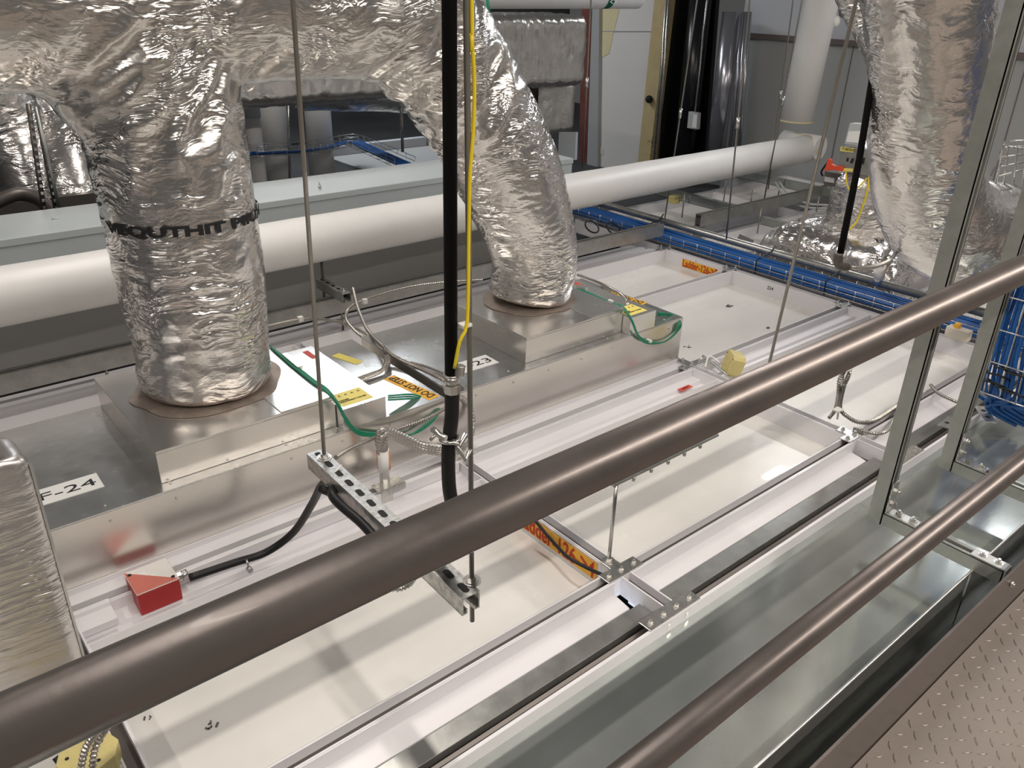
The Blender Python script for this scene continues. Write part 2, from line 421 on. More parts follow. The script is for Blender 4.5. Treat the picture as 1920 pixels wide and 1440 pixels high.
def gutter_rail(x0, x1, y):
    a = MB().prof([(y - W2, -.06), (y - W2, 0), (y - W2 + .009, 0), (y - W2 + .009, -.06)], 'X', x0, x1)
    b = MB().prof([(y - W2 + .0095, -.06), (y - W2 + .0095, -.018), (y - .004, -.030), (y + .006, -.034), (y + W2, -.024), (y + W2, -.06)], 'X', x0, x1)
    return a, b
for y, nm in zip(TY, names_y):
    if y == TY[0]:
        grid_rail(gutter_rail(-1.6, 3.838 - W2, y), (1.1, y, -.06), 'white slotted grid rail ' + nm, 'long rails of the near ceiling grid'); continue
    grid_rail(channel_x(-1.6, 3.838 - W2, y), (1.1, y, -.06), 'white slotted grid rail ' + nm, 'long rails of the near ceiling grid')
names_x = ['left of everything at the frame edge', 'ending at the octagonal yellow box at the bottom left', 'between the two fan filter units, carrying the orange ladder label',
           'right of the rear fan filter unit, by the square yellow box', 'beside the blue cable tray']
segs = [(TY[i] + W2, TY[i + 1] - W2) for i in range(4)]
for xi, (x, nm) in enumerate(zip(TX, names_x)):
    a = MB(); b = MB()
    for (y0, y1) in segs:
        if xi in (0,) : pass
        q = channel_y(y0, y1, x); a.add(q[0].v, q[0].f); b.add(q[1].v, q[1].f)
    grid_rail((a, b), (x, 2, -.06), 'white cross rail ' + nm, 'cross rails of the near ceiling grid')
# second bay, beyond the blue cable tray
TX2 = [4.13, 5.36, 6.38]
for y, nm in zip([.95, 1.136, 1.72, 1.88, 2.585, 2.72, 3.085, 3.3, 3.9], 'abcdefghi'):
    a, b = channel_x(4.13, 6.40, y)
    where = {.95: 'nearest the walkway', 1.136: 'second from the walkway', 1.72: 'in front of the foil blanket', 1.88: 'under the front edge of the foil blanket',
             2.585: 'under the back edge of the foil blanket', 2.72: 'just behind the foil blanket', 3.085: 'under the far beam', 3.3: 'under the white pipe', 3.9: 'farthest, near the wall corner'}[y]
    grid_rail((a, b), (5.2, y, -.06), 'white grid rail beyond the blue cable tray, ' + where, 'rails of the far ceiling grid')
for x, nm in zip(TX2, ('right behind the blue cable tray', 'in the middle of the far grid', 'against the far grey wall')):
    a, b = channel_y(.97, 3.9, x, .058)
    for mb in (a, b):
        mb.v = [(v[0], v[1], v[2] - .002) for v in mb.v]
    grid_rail((a, b), (x, 2.4, -.06), 'white cross rail of the far ceiling grid ' + nm, 'cross rails of the far ceiling grid')

def panel(x0, x1, y0, y1, label, group, depth=.08, name='ceiling_panel', walls=True, mt=None):
    t = Thing(name, ((x0 + x1) / 2, (y0 + y1) / 2, -depth), label, 'ceiling panel', group)
    t.part(MB().box(x0 + .001, x1 - .001, y0 + .001, y1 - .001, -depth - .004, -depth), 'panel_sheet', mt or M['panel'])
    if walls:
        e = .003
        t.part(MB().box(x0, x1, y0, y0 + e, -depth, -.003).box(x0, x1, y1 - e, y1, -depth, -.003)
               .box(x0, x0 + e, y0 + e, y1 - e, -depth, -.003).box(x1 - e, x1, y0 + e, y1 - e, -depth, -.003), 'side_wall', M['white'])
    return t
def strip_light(x0, x1, y0, y1, label, group, flip=False):
    """white stepped cover between panels: upper ledge, step, lower ledge"""
    t = Thing('light_trough', ((x0 + x1) / 2, (y0 + y1) / 2, -.08), label, 'light trough', group)
    d = (y1 - y0)
    t.part(MB().prof([(y1, -.08), (y1, -.002), (y1 - .004, -.002), (y1 - .006, -.034), (y1 - d * .40, -.036), (y1 - d * .44, -.050),
                      (y1 - d * .80, -.052), (y1 - d * .84, -.064), (y0, -.066), (y0, -.08)], 'X', x0, x1), 'stepped_cover', M['white'], .001)
    return t
cols = [(TX[i] + W2, TX[i + 1] - W2) for i in range(4)]
loc1 = ['in the near row at the left frame edge', 'in the near row below the top rail at the bottom left', 'in the near row between the ladder label and the flexible conduits', 'in the near row between the two grey strut posts']
for i, (x0, x1) in enumerate(cols):
    panel(x0, x1, TY[1] + W2, 1.735, 'white sunken ceiling panel ' + loc1[i], 'white panels of the near grid')
    strip_light(x0, x1, 1.735, TY[2] - W2, 'white light trough ' + ['at the left frame edge', 'under the red junction box', 'with a red label, in front of the rear fan filter unit', 'beside the square yellow box'][i], 'stepped light troughs before the fan filter units')
    # near strip: white stepped profile and galvanised cover side by side
    y0, y1 = TY[0] + W2, TY[1] - W2
    t = Thing('light_trough', ((x0 + x1) / 2, 1.07, -.08), 'narrow light trough ' + ['at the left frame edge', 'crossing the bottom of the photo', 'right of the front brackets', 'behind the grey strut posts'][i], 'light trough', 'narrow light troughs along the front')
    t.part(MB().prof([(y1, -.11), (y1, -.001), (y1 - .004, -.001), (y1 - .006, -.040), (y1 - .038, -.044), (y1 - .062, -.048), (y1 - .066, -.11)], 'X', x0, x1 - .03), 'stepped_cover', M['white'], .001)
    t.part(MB().prof([(y0 + .026, -.10), (y0 + .028, -.040), (y1 - .074, -.036), (y1 - .074, -.10)], 'X', x0, x1 - .006), 'ballast_cover', M['galv_dark'], .001, 'grey galvanised cover strip')
    t.part(MB().prof([(y0 + .001, -.11), (y0 + .001, -.050), (y0 + .010, -.058), (y0 + .020, -.060), (y0 + .020, -.11)], 'X', x0, x1), 'inner_gutter', M['slot'])
    t.part(MB().prof([(y1 - .07, -.11), (y1 - .07, -.10), (y0 + .024, -.10), (y0 + .024, -.11)], 'X', x0, x1), 'base', M['white'])
panel(*cols[3], TY[2] + W2, TY[3] - W2, 'white sunken ceiling panel right of the rear fan filter unit, pencilled number on its wall', 'white panels of the near grid')
for i in range(4):
    panel(*cols[i], TY[3] + W2, TY[4] - W2, 'white ceiling panel in the back row ' + ['at the left frame edge', 'behind the front fan filter unit', 'behind the rear fan filter unit', 'with the orange ladder label beside the blue cable tray'][i], 'white panels of the near grid')
# further strips behind the last rail
for k, y in enumerate((3.16, 3.24, 3.32)):
    tag(MB().prof([(y - .03, -.06), (y - .03, -.012 - .01 * k), (y + .02, -.02 - .01 * k), (y + .03, -.06)], 'X', -1.5, 3.8).build('white_edge_strip', M['white']),
        ('first', 'second', 'third')[k] + ' white edge strip behind the farthest near grid rail', 'edge strip', 'white edge strips under the beam')
n = 0
where2 = {0: 'nearest the walkway', 1: 'second row from the walkway', 2: 'third row, right of the foil blanket', 3: 'fourth row', 4: 'fifth row behind the far beam', 5: 'sixth row by the far wall'}
rows2 = [(1.155, 1.70), (1.74, 1.86), (1.90, 2.565), (2.605, 2.70), (2.74, 3.065), (3.32, 3.88)]
for j, (y0, y1) in enumerate(rows2):
    for i in range(2):
        x0, x1 = TX2[i] + W2, TX2[i + 1] - W2
        if y1 - y0 > .3:
            if j == 2 and i == 0: continue
            panel(x0, x1, y0, y1, 'white far ceiling panel, ' + where2[j] + (', next to the blue cable tray' if i == 0 else ', next to the far wall'), 'white panels of the far grid', .07)
        else:
            strip_light(x0, x1, y0, y1, 'white stepped strip of the far grid, ' + where2[j] + (', by the blue tray' if i == 0 else ', by the far wall'), 'stepped strips of the far grid')
panel(3.857, 4.111, 0.97, 3.9, 'narrow white panel under the blue cable tray', None, .09)

# brackets with bolts
def bolt(mb, x, y, z, r=.0065, h=.007):
    mb.cyl((x, y, z), (x, y, z + .0015), r * 1.5, n=16).cyl((x, y, z + .0015), (x, y, z + h), r, n=6, smooth=False).cyl((x, y, z + h), (x, y, z + h + .006), r * .55, n=10)
def bracket(x, y, shape, label, base_rz=0):
    t = Thing('grid_bracket', (x, y, .001), label, 'bracket', 'zinc corner brackets bolted to the grid')
    pl = MB()
    bl = []
    if shape == 'T':
        pl.prof([(x - .068, y - .020), (x + .068, y - .020), (x + .068, y + .020), (x + .018, y + .020), (x + .018, y + .062), (x - .022, y + .062), (x - .022, y + .020), (x - .068, y + .020)], 'Z', .0005, .0045)
        bl = [(-.048, 0), (.0, 0), (.05, 0), (-.002, .045)]
    elif shape == 'I':
        pl.prof([(x - .098, y - .020), (x + .098, y - .020), (x + .098, y + .020), (x - .098, y + .020)], 'Z', .0005, .0045)
        bl = [(-.075, 0), (-.025, 0), (.025, 0), (.075, 0)]
    else:
        pl.prof([(x - .06, y - .019), (x + .06, y - .019), (x + .06, y + .019), (x + .019, y + .019), (x + .019, y + .05), (x - .019, y + .05), (x - .019, y + .019), (x - .06, y + .019)], 'Z', .0005, .0045)
        bl = [(-.042, 0), (.042, 0), (0, .035)]
    t.part(pl, 'plate', M['zinc'], .001)
    for dx, dy in bl:
        b = MB(); bolt(b, x + dx, y + dy, .0045); t.part(b, 'bolt', M['zinc'])
    return t
bracket(1.384, 1.138, 'T', 'tee shaped zinc bracket with a threaded rod, right of the orange ladder label')
bk = bracket(1.366, .950, 'I', 'straight four bolt zinc bracket at the corner of the galvanised trough')
bk.part(MB().box(1.33, 1.352, .928, .933, -.04, -.002).box(1.40, 1.422, .928, .933, -.04, -.002).cyl((1.341, .926, -.022), (1.341, .936, -.022), .009, n=8).cyl((1.411, .926, -.022), (1.411, .936, -.022), .009, n=8), 'clip', M['zinc'])
bracket(2.604, 1.138, 'T', 'zinc bracket under the tied flexible conduits')
bracket(1.384, 1.882, 'L', 'zinc bracket behind the hanging threaded rods at the corner of the fan filter unit')
bracket(2.604, 1.882, 'T', 'zinc bracket left of the square yellow box')
bracket(.164, 1.138, 'T', 'zinc bracket under the octagonal yellow box')
bracket(2.604, .950, 'I', 'straight zinc bracket between the two grey strut posts')
bracket(3.828, 1.882, 'L', 'small zinc bracket at the grid corner beside the cable tray, middle')
bracket(3.828, 2.585, 'L', 'small zinc bracket beside the cable tray near the pencilled number')
bracket(3.828, 3.075, 'L', 'small zinc bracket beside the cable tray behind the orange ladder label')
bracket(3.828, 1.138, 'L', 'small zinc bracket beside the cable tray behind the rear strut post')
bracket(.90, 3.075, 'L', 'small zinc bracket behind the front fan filter unit')
bracket(4.13, 3.075, 'L', 'zinc bracket at the far grid near the beam')
bracket(4.95, 2.585, 'T', 'zinc bracket behind the foil blanket')

# ladder labels and pencil marks on panel walls
lab = tag(MB().box(1.3595, 1.3605, 1.205, 1.55, -.068, -.008).build('ladder_label', M['orange']), 'orange label reading Ladder in red, partly behind a black cable', 'label', 'orange ladder labels')
text_mesh('Ladder-126->4', .075, M['redink'], (1.359, 1.54, -.063), (0, -1, 0), (0, 0, 1), lab, width=.325, bold=.0012)
lab2 = tag(MB().box(3.8145, 3.8155, 2.665, 2.925, -.070, -.022).build('ladder_label', M['orange']), 'orange label reading Ladder in red on the panel wall beside the blue cable tray', 'label', 'orange ladder labels')
text_mesh('Ladder-126->5', .062, M['redink'], (3.814, 2.92, -.066), (0, -1, 0), (0, 0, 1), lab2, width=.25, bold=.001)
def pencil(s, o, size, label):
    q = text_mesh(s, size, M['ink'], o, (0, -1, 0), (0, 0, 1), None, 'pencil_number'); tag(q, label, 'marking')
pencil('224', (3.8155, 2.33, -.04), .026, 'pencilled number 224 on the white wall of the panel')
pencil('221', (3.8155, 1.46, -.04), .026, 'pencilled number 221 on the white panel wall by the front strut post')
pencil('9 1/2', (1.361, 1.44, -.03), .028, 'pencilled number above the near orange ladder label')
pencil('?', (3.8155, 2.83, -.018), .018, 'pencilled mark above the far orange ladder label')
rl = tag(MB().box(-.036, .036, -.012, .012, 0, .0006).build('red_label', M['redlabel']), 'small red label lying on the stepped light trough before the rear unit', 'label')
rl.location = (2.47, 1.80, -.0345)
text_mesh('LIGHT', .012, M['ink'], (-.024, -.004, .0006), (1, 0, 0), (0, 1, 0), rl, width=.045)

# ================================================================ fan filter units
def ffu(x0, num, label, box, foil=False):
    x1 = x0 + 1.18; y0, y1 = 1.948, 2.555
    if x0 < 1: x0 = .07
    t = Thing('fan_filter_unit', ((x0 + x1) / 2, 2.25, .001), label, 'fan filter unit', 'fan filter units')
    t.part(MB().box(x0, x1, y0, y1, .001, .197), 'housing', M['stainless'], .0015)
    t.part(MB().box(x0 + .001, x1 - .001, y0 + .001, y1 - .001, .1972, .200), 'top_cover', M['alu'])
    sc = MB()
    for k in range(7):
        xx = x0 + .09 + k * .167
        sc.cyl((xx, y0, .168), (xx, y0 - .0025, .168), .004, n=8)
        sc.sphere((xx, y0 + .03, .200), .004, 5, .6)
    t.part(sc, 'screw_row', M['zinc'])
    bx0, bx1, by0, by1 = box
    pb = t.part(MB().box(bx0, bx1, by0, by1, .2005, .292), 'plenum_box', M['stainless'], .0015)
    # top sheet with hemmed, stepped corners
    e = .0
    tp = MB().prof([(bx0 - .002, by1 + .002), (bx0 - .002, by0 + .20), (bx0 + .0, by0 + .20), (bx0 + .0, by0 - .002), (bx0 + .30, by0 - .002), (bx0 + .30, by0 + .0), (bx1 + .002, by0), (bx1 + .002, by1 + .002)][::-1], 'Z', .2922, .3005)
    t.part(tp, 'plenum_top', M['stainless'], .001, sub=pb)
    # electrical box
    ex0, ex1 = bx1 + .0025, bx1 + .152
    eb = t.part(MB().box(ex0, ex1, y0 + .001, y1 - .12, .2005, .272), 'electrical_box', M['alu_bright'], .001)
    t.part(MB().box(bx1 - .17, bx1 + .002, y0 + .045, y1 - .12, .3007, .3035), 'painted_lid_glare', M['alu_bright'], .0005, sub=pb)  # added brighter sheet, paints the lamp reflection on the plenum top
    decal(eb, 'caution_label', M['yellow'], Vector((ex0 + .012, y0 + .02, .2722)), (1, 0, 0), (0, 1, 0), .105, .085)
    for k in range(4):
        text_mesh('^', .02, M['ink'], Vector((ex0 + .03 + k * .022, y0 + .075, .2732)), (1, 0, 0), (0, 1, 0), eb, 'symbol')
    text_mesh('DANGER\nDISCONNECT POWER', .010, M['ink'], Vector((ex0 + .015, y0 + .05, .2732)), (1, 0, 0), (0, 1, 0), eb, 'symbol', width=.09)
    decal(eb, 'red_sticker', M['redlabel'], Vector((ex1 - .03, y1 - .22, .2722)), (0, 1, 0), (-1, 0, 0), .07, .02)
    # do not step label, read from the back
    o = Vector((x1 - .185, y0 + .30, .2002)) - t.b; xd = (.28, -1, 0); ud = (1, .28, 0)
    lx, ly = (x1 - .088, y0 + .235) if num == 'F-24' else (x1 - .075, y0 + .42)
    wl = decal(t.e, 'warning_label', M['orange'], Vector((lx, ly, .2002)) - t.b, (.16, -1, 0), (1, .16, 0), .225, .046)
    xd = Vector((.16, -1, 0)).normalized(); ud = Vector((1, .16, 0)).normalized()
    text_mesh('DO NOT STEP', .042, M['ink'], Vector((lx, ly, .2002)) - t.b - ud * -.040 - xd * -.215, -xd, -ud, wl, 'warning_text', width=.205, bold=.0008, lift=.0012)
    # unit number sign
    if num:
        sr, sy = (.352, 2.072) if num == 'F-24' else (1.692, 2.058)
        so = Vector((sr - .165, sy, .2004)) - t.b
        xd = Vector((1, -.02, 0)).normalized(); ud = Vector((.02, 1, 0))
        ns = decal(t.e, 'number_sign', M['paper'], so, xd, ud, .165, .082)
        text_mesh(num, .052, M['ink'], so + Vector((.012, .022, 0)), xd, ud, ns, 'number', width=.135, lift=.0012)
    return t
for k, (a, b) in enumerate(((.185, 1.365), (1.405, 2.585))):
    cb_ = MB().box(a, b, 1.900, 1.9475, -.012, -.004).box(a, b, 2.5555, 2.566, -.012, -.004).prof([(1.9425, -.012), (1.9425, .012), (1.9472, .012), (1.9472, -.012)], 'X', a, b)
    tag(cb_.build('white_curb', M['white']), 'white curb strip along the foot of the ' + ('front', 'rear')[k] + ' fan filter unit', 'curb', 'white curbs at the fan filter units')
u24 = ffu(.195, 'F-24', 'stainless fan filter unit numbered 24 under the front foil duct', (.474, 1.000, 1.99, 2.545))
u23 = ffu(1.415, 'F-23', 'stainless fan filter unit numbered 23 under the slanting foil duct', (1.762, 2.262, 1.99, 2.44))
# sealant rings round the duct feet
for (cx, cy, s_, nm) in ((.735, 2.29, .222, 'front'), (2.035, 2.285, .195, 'slanting')):
    mb = MB(); N_ = 60; vs = [(cx, cy, .3042)]
    for k in range(N_):
        a = 2 * PI * k / N_; rr = s_ + .018 * noise.noise(Vector((math.cos(a) * 2, math.sin(a) * 2, cx)))
        vs.append((cx + rr * math.cos(a), cy + rr * math.sin(a) * .9, .3042))
    vs += [(v[0], v[1], .3015) for v in vs[1:]]
    fs = [(0, 1 + k, 1 + (k + 1) % N_) for k in range(N_)] + [(1 + k, 1 + N_ + k, 1 + N_ + (k + 1) % N_, 1 + (k + 1) % N_) for k in range(N_)]
    mb.add(vs, fs); tag(mb.build('sealant_ring', M['drift']), 'brown smeared sealant around the foot of the %s foil duct' % nm, 'sealant')

# ================================================================ foil ducts
def foil_tube(path, radius, seed=0, n=150, step=.009, amp=.010, caps=False, ell=None):
    """crumpled tube: radius is a function of arc fraction"""
    P = resample(path, step); N = len(P)
    T = [(P[min(i + 1, N - 1)] - P[max(i - 1, 0)]).normalized() for i in range(N)]
    u = T[0].orthogonal().normalized(); L = 0; vs = []; Ls = []
    for i in range(N):
        if i: L += (P[i] - P[i - 1]).length
        Ls.append(L)
        u = (u - T[i] * u.dot(T[i])).normalized(); v = T[i].cross(u); R0 = radius(i / (N - 1))
        am = amp if not callable(amp) else amp(i / (N - 1))
        for k in range(n):
            a = 2 * PI * k / n; c_, s_ = math.cos(a), math.sin(a)
            q = Vector((c_ * R0 * 9, s_ * R0 * 9, L * 17 + seed * 17))
            wv = noise.noise(q * .35) * 1.4
            q2 = q + Vector((wv, wv, wv * 1.5))
            d = 1 - 2 * abs(noise.noise(q2 * .55)); d2 = 1 - 2 * abs(noise.noise(q2 * 1.35 + Vector((7, 3, 1)))); d3 = 1 - 2 * abs(noise.noise(Vector((c_ * R0 * 26, s_ * R0 * 26, L * 40 + seed))))
            low = noise.noise(Vector((c_ * 1.1, s_ * 1.1, L * 4 + seed * 5)))
            m_ = .35 + .9 * max(0, .5 + noise.noise(Vector((c_ * 1.6, s_ * 1.6, L * 5 + 31 + seed))))
            R = R0 + am * (.6 * low + m_ * (.34 * (d - .5) + .13 * (d2 - .5) + .11 * (d3 - .5)))
            ox = u * c_ + v * s_
            o_ = ox * R
            if ell: o_.y *= ell(i / (N - 1))
            vs.append(P[i] + o_)
    fs = []; uvs = []
    Rm = radius(.5)
    for i in range(N - 1):
        for k in range(n):
            k2 = (k + 1) % n
            fs.append((i * n + k, i * n + k2, (i + 1) * n + k2, (i + 1) * n + k))
            c0 = 2 * PI * Rm
            uvs.append([(k / n * c0, Ls[i]), ((k + 1) / n * c0, Ls[i]), ((k + 1) / n * c0, Ls[i + 1]), (k / n * c0, Ls[i + 1])])
    mb = MB().add(vs, fs, True, uvs)
    if caps:
        mb.f.append(list(range(n))[::-1]); mb.sm.append(False)
        b = (N - 1) * n; mb.f.append([b + k for k in range(n)]); mb.sm.append(False)
    return mb
def sstep(a, b, x):
    t = min(1, max(0, (x - a) / (b - a))); return t * t * (3 - 2 * t)

DY = 2.30
d = Thing('insulated_duct', (1.2, DY, .3), 'large foil wrapped duct overhead with two branches down to the fan filter units', 'duct')
def plain_tube(path, radius, n=48, step=.03, ell=None):
    P = resample(path, step); N = len(P); R_ = [radius(i / (N - 1)) for i in range(N)]
    return MB().tube(P, R_, n)
leg = spline([(.735, 2.30, .306), (.738, 2.30, .55), (.735, 2.30, .80), (.73, 2.30, .98), (.72, 2.30, 1.12), (.70, 2.30, 1.34)], 8)
leg2 = spline([(2.035, 2.295, .306), at(1001, 480, y=2.29), at(980, 395, y=2.29), at(936, 290, y=2.29), at(872, 175, y=2.30), at(815, 85, y=2.30), at(740, 20, y=2.30)], 8)
shapes = [([(-2.0, DY, 1.372), (1.62, DY, 1.372)], lambda s: .208), (leg, lambda s: .192 + .012 * sstep(.05, .4, s)),
          (leg2, lambda s: .168 + .024 * sstep(.05, .45, s) + .014 * sstep(.7, 1, s)),
          ([(.68, DY, 1.10), (.54, DY, 1.30)], lambda s: .16), ([(1.62, DY, 1.12), (1.28, DY, 1.34)], lambda s: .12)]
tmp = []
big = MB()
for pth_, rad_ in shapes:
    q = plain_tube(pth_, rad_); big.add(q.v, q.f, True)
src = big.build('src', M['foil'])
rm_ = src.modifiers.new('r', 'REMESH'); rm_.mode = 'VOXEL'; rm_.voxel_size = .0085
sm_ = src.modifiers.new('s', 'SMOOTH'); sm_.factor = .6; sm_.iterations = 45
bpy.context.view_layer.update()
me = bpy.data.meshes.new_from_object(src.evaluated_get(bpy.context.evaluated_depsgraph_get()))
bpy.data.objects.remove(src)
V = [v.co.copy() for v in me.vertices]; NV = [v.normal.copy() for v in me.vertices]; out = []
J1 = Vector((.70, 2.12, 1.16)); J2 = Vector((1.60, 2.2, 1.12))
def ridge(q): return 1 - 2 * abs(noise.noise(q))
for p, nn in zip(V, NV):
    j_ = max(0, 1 - (p - J1).length / .38) + max(0, 1 - (p - J2).length / .5)
    on_trunk = sstep(1.10, 1.22, p.z) * (1 - min(1, j_ * 2.2))
    wv = noise.noise(p * 5) * .5
    sl = Vector((p.x * .8 + p.z * .35, p.y, p.z - p.x * .30)) if p.x > 1.35 else p
    q = Vector((sl.x * 5, sl.y * 5, sl.z * 11 + wv))
    low = noise.noise(p * 3.3)
    patch = max(0, .45 + 1.1 * noise.noise(p * 4 + Vector((9, 3, 1))))
    fold = Vector(((p.x - p.z * .7) * 13, p.y * 6, (p.z + p.x * .7) * 4.5))
    dd = .006 * low + (1 - .85 * on_trunk) * (patch * (.0062 * (ridge(q) - .5) + .0034 * (ridge(q * 2.1) - .5)) + .0016 * (ridge(q * 4.5) - .5))
    dd += .022 * min(1, j_ * 1.4) * (ridge(fold) - .6) * (1 if p.z > .9 else 0)
    if p.z < .36: dd *= .4
    out.append(p + nn * dd)
groups_ = {'trunk': [], 'branch_a': [], 'branch_b': []}
for pl in me.polygons:
    c = sum((out[i] for i in pl.vertices), Vector()) / len(pl.vertices)
    k = 'branch_a' if (c.x < 1.15 and c.z < 1.06) else ('branch_b' if (c.x > 1.15 and c.z < 1.10 - .0) else 'trunk')
    groups_[k].append(list(pl.vertices))
for k, fs_ in groups_.items():
    used_ = {}; vv = []; ff = []
    for f_ in fs_:
        nf = []
        for i_ in f_:
            if i_ not in used_: used_[i_] = len(vv); vv.append(out[i_])
            nf.append(used_[i_])
        ff.append(nf)
    d.part(MB().add(vv, ff, True), k.split('_')[0], M['foil_trunk' if k == 'trunk' else 'foil'])
# printed band round the front branch
def bendf(c):
    Rb = .2085; a = math.radians(190) + c.x / Rb
    rr = Rb + c.z
    return Vector((.735 + rr * math.cos(a), 2.30 + rr * math.sin(a), .822 + c.y)) - d.b
tm = text_mesh('VEQUTHIT PIIUXAT', .036, M['ink'], (0, 0, 0), (1, 0, 0), (0, 1, 0), d.e, 'printed_band', width=.62, bold=.0016, bend=bendf)
tm['label'] = 'broken black lettering printed round the foil'

# right hand duct
rp = [reach(at(1740, 40, y=1.31), at(1742, -120, y=1.32), 2.3), at(1742, -120, y=1.32), at(1740, 40, y=1.31), at(1737, 200, y=1.30), at(1736, 300, y=1.30), at(1748, 385, y=1.30), at(1790, 432, y=1.28), at(1860, 447, y=1.26), at(1960, 455, y=1.24)]
d2 = Thing('insulated_duct', tuple(rp[2]), 'foil wrapped duct on the right, bending behind the grey strut posts', 'duct')
d2.part(foil_tube(spline(rp, 10), lambda s: .192 + .008 * math.sin(s * 11) + .016 * sstep(.6, .72, s), 8, 170, .008, lambda s: .006 + .018 * sstep(.55, .68, s) + .014 * sstep(.55, .42, s) * sstep(.2, .3, s)), 'elbow', M['foil'])
d2.part(foil_tube([at(1600, -40, y=1.75), at(1648, 60, y=1.62), at(1672, 110, y=1.50)], lambda s: .08, 9, 90, .008, .01), 'side_branch', M['foil'])

# foil blanket over the third unit, with neck
def blanket(x0, x1, y0, y1, z0, z1, name, mt, part_of, rad=.05, seed=0, amp=.010, n=110):
    mb = MB(); vs = []; fs = []; uvs = []
    nx, ny = int((x1 - x0) / .012), int((y1 - y0) / .012)
    # superellipse dome over the rectangle, draped sides
    for j in range(ny + 1):
        for i in range(nx + 1):
            u_, v_ = i / nx * 2 - 1, j / ny * 2 - 1
            e = max(abs(u_), abs(v_)); 
            k = (1 - abs(u_) ** 9) ** (1 / 3.) * (1 - abs(v_) ** 7) ** (1 / 3.)
            x = (x0 + x1) / 2 + u_ * (x1 - x0) / 2; y = (y0 + y1) / 2 + v_ * (y1 - y0) / 2
            q = Vector((x * 9, y * 16, seed))
            c = (1 - 2 * abs(noise.noise(q))) * .5 + (1 - 2 * abs(noise.noise(q * 2.3))) * .3 + noise.noise(q * .3) * .8
            vs.append((x, y, z0 + (z1 - z0) * k + amp * c * min(1, k * 2)))
    for j in range(ny):
        for i in range(nx):
            a = j * (nx + 1) + i; fs.append((a, a + 1, a + nx + 2, a + nx + 1))
    mb.add(vs, fs, True)
    b = [0, nx, (ny + 1) * (nx + 1) - 1, ny * (nx + 1)]
    mb.f.append([i for i in b][::-1]); mb.sm.append(False)
    return part_of.part(mb, name, mt)
t = Thing('wrapped_fan_filter_unit', (4.75, 2.25, -.02), 'fan filter unit wrapped in a foil blanket beyond the blue cable tray', 'fan filter unit')
blanket(4.14, 5.34, 1.80, 2.66, -.03, .215, 'foil_blanket', M['foil'], t, amp=.02)
t.part(foil_tube(spline([(4.62, 2.27, .15), (4.62, 2.27, .35), (4.60, 2.27, .52), (4.56, 2.25, .66)], 8), lambda s: .215 - .015 * s - .11 * sstep(.62, 1, s), 11, 120, .009, .018, caps=True), 'neck', M['foil'])
text_mesh('F-22', .11, M['ink'], Vector((4.30, 1.98, .225)) - t.b, (1, -.3, 0), (.3, 1, 0), t.e, 'number')

# foil covered stub at lower left
t = Thing('foil_wrapped_box', (-.2, 1.64, 0), 'foil wrapped upright box with straight seams at the left frame edge', 'insulated box')
nz, nx = 70, 90; vs = []; fs = []
def fb(x, y, z, k=1):
    q = Vector((x * 6, z * 38, y * 3)); q2 = Vector((x * 14, z * 60, y * 3))
    return .0028 * k * ((1 - 2 * abs(noise.noise(q))) + .5 * (1 - 2 * abs(noise.noise(q2))))
mb = MB()
prof = [(-.60, 1.592), (.135, 1.592), (.152, 1.600), (.157, 1.615), (.150, 1.70), (-.60, 1.70)]
pts = resample([(p[0], p[1], 0) for p in prof], .008)
K = len(pts)
for j in range(nz + 1):
    z = .0 + .565 * j / nz
    sh = 1 if j < nz - 3 else 1
    for p in pts:
        vs.append((p.x, p.y - fb(p.x, 0, z) * (1 if p.y < 1.6 else .3), z))
for (dz, s_) in ((.585, .985), (.598, .94), (.600, .85)):
    for p in pts: vs.append((.157 + (p.x - .157) * 1 - (1 - s_) * .2 * (1 if p.x > .1 else 0), 1.645 + (p.y - 1.645) * s_, dz + .004 * noise.noise(p * 20)))
for j in range(nz + 3):
    for k in range(K - 1): fs.append((j * K + k, j * K + k + 1, (j + 1) * K + k + 1, (j + 1) * K + k))
fs.append([(nz + 3) * K + k for k in range(K)])
mb.add(vs, fs, True); t.part(mb, 'wrap', M['foil_lines'])
t.part(MB().box(.1535, .1585, 1.6, 1.612, .0, .575), 'corner_tape', M['alu_bright'])

# ================================================================ cabinet and white pipe and beam
t = Thing('air_handling_cabinet', (1.2, 3.6, .03), 'long grey sheet metal cabinet behind the white insulated pipe', 'cabinet')
t.part(MB().box(-2.6, 3.34, 3.42, 3.80, .505, .535), 'top_sheet', M['cab'], .003)
t.part(MB().box(-2.6, 3.335, 3.425, 3.795, .43, .504), 'upper_band', M['cab'])
t.part(MB().box(-2.6, 3.33, 3.432, 3.79, .03, .43), 'body', M['cabface'])
t.part(MB().cyl((1.78, 3.52, .535), (1.78, 3.52, .552), .007, n=6).cyl((1.78, 3.52, .55), (1.78, 3.52, .568), .004, n=8), 'stud', M['zinc'])
for k in range(3):
    tag(MB().cyl((.42 + k * .23, 3.62, .5352), (.445 + k * .23, 3.615, .5352), .006, n=8).build('paint_fleck', M['creamyellow' if k == 0 else 'cab']), 'small pale fleck on the grey cabinet top', 'fleck', 'pale flecks on the cabinet')

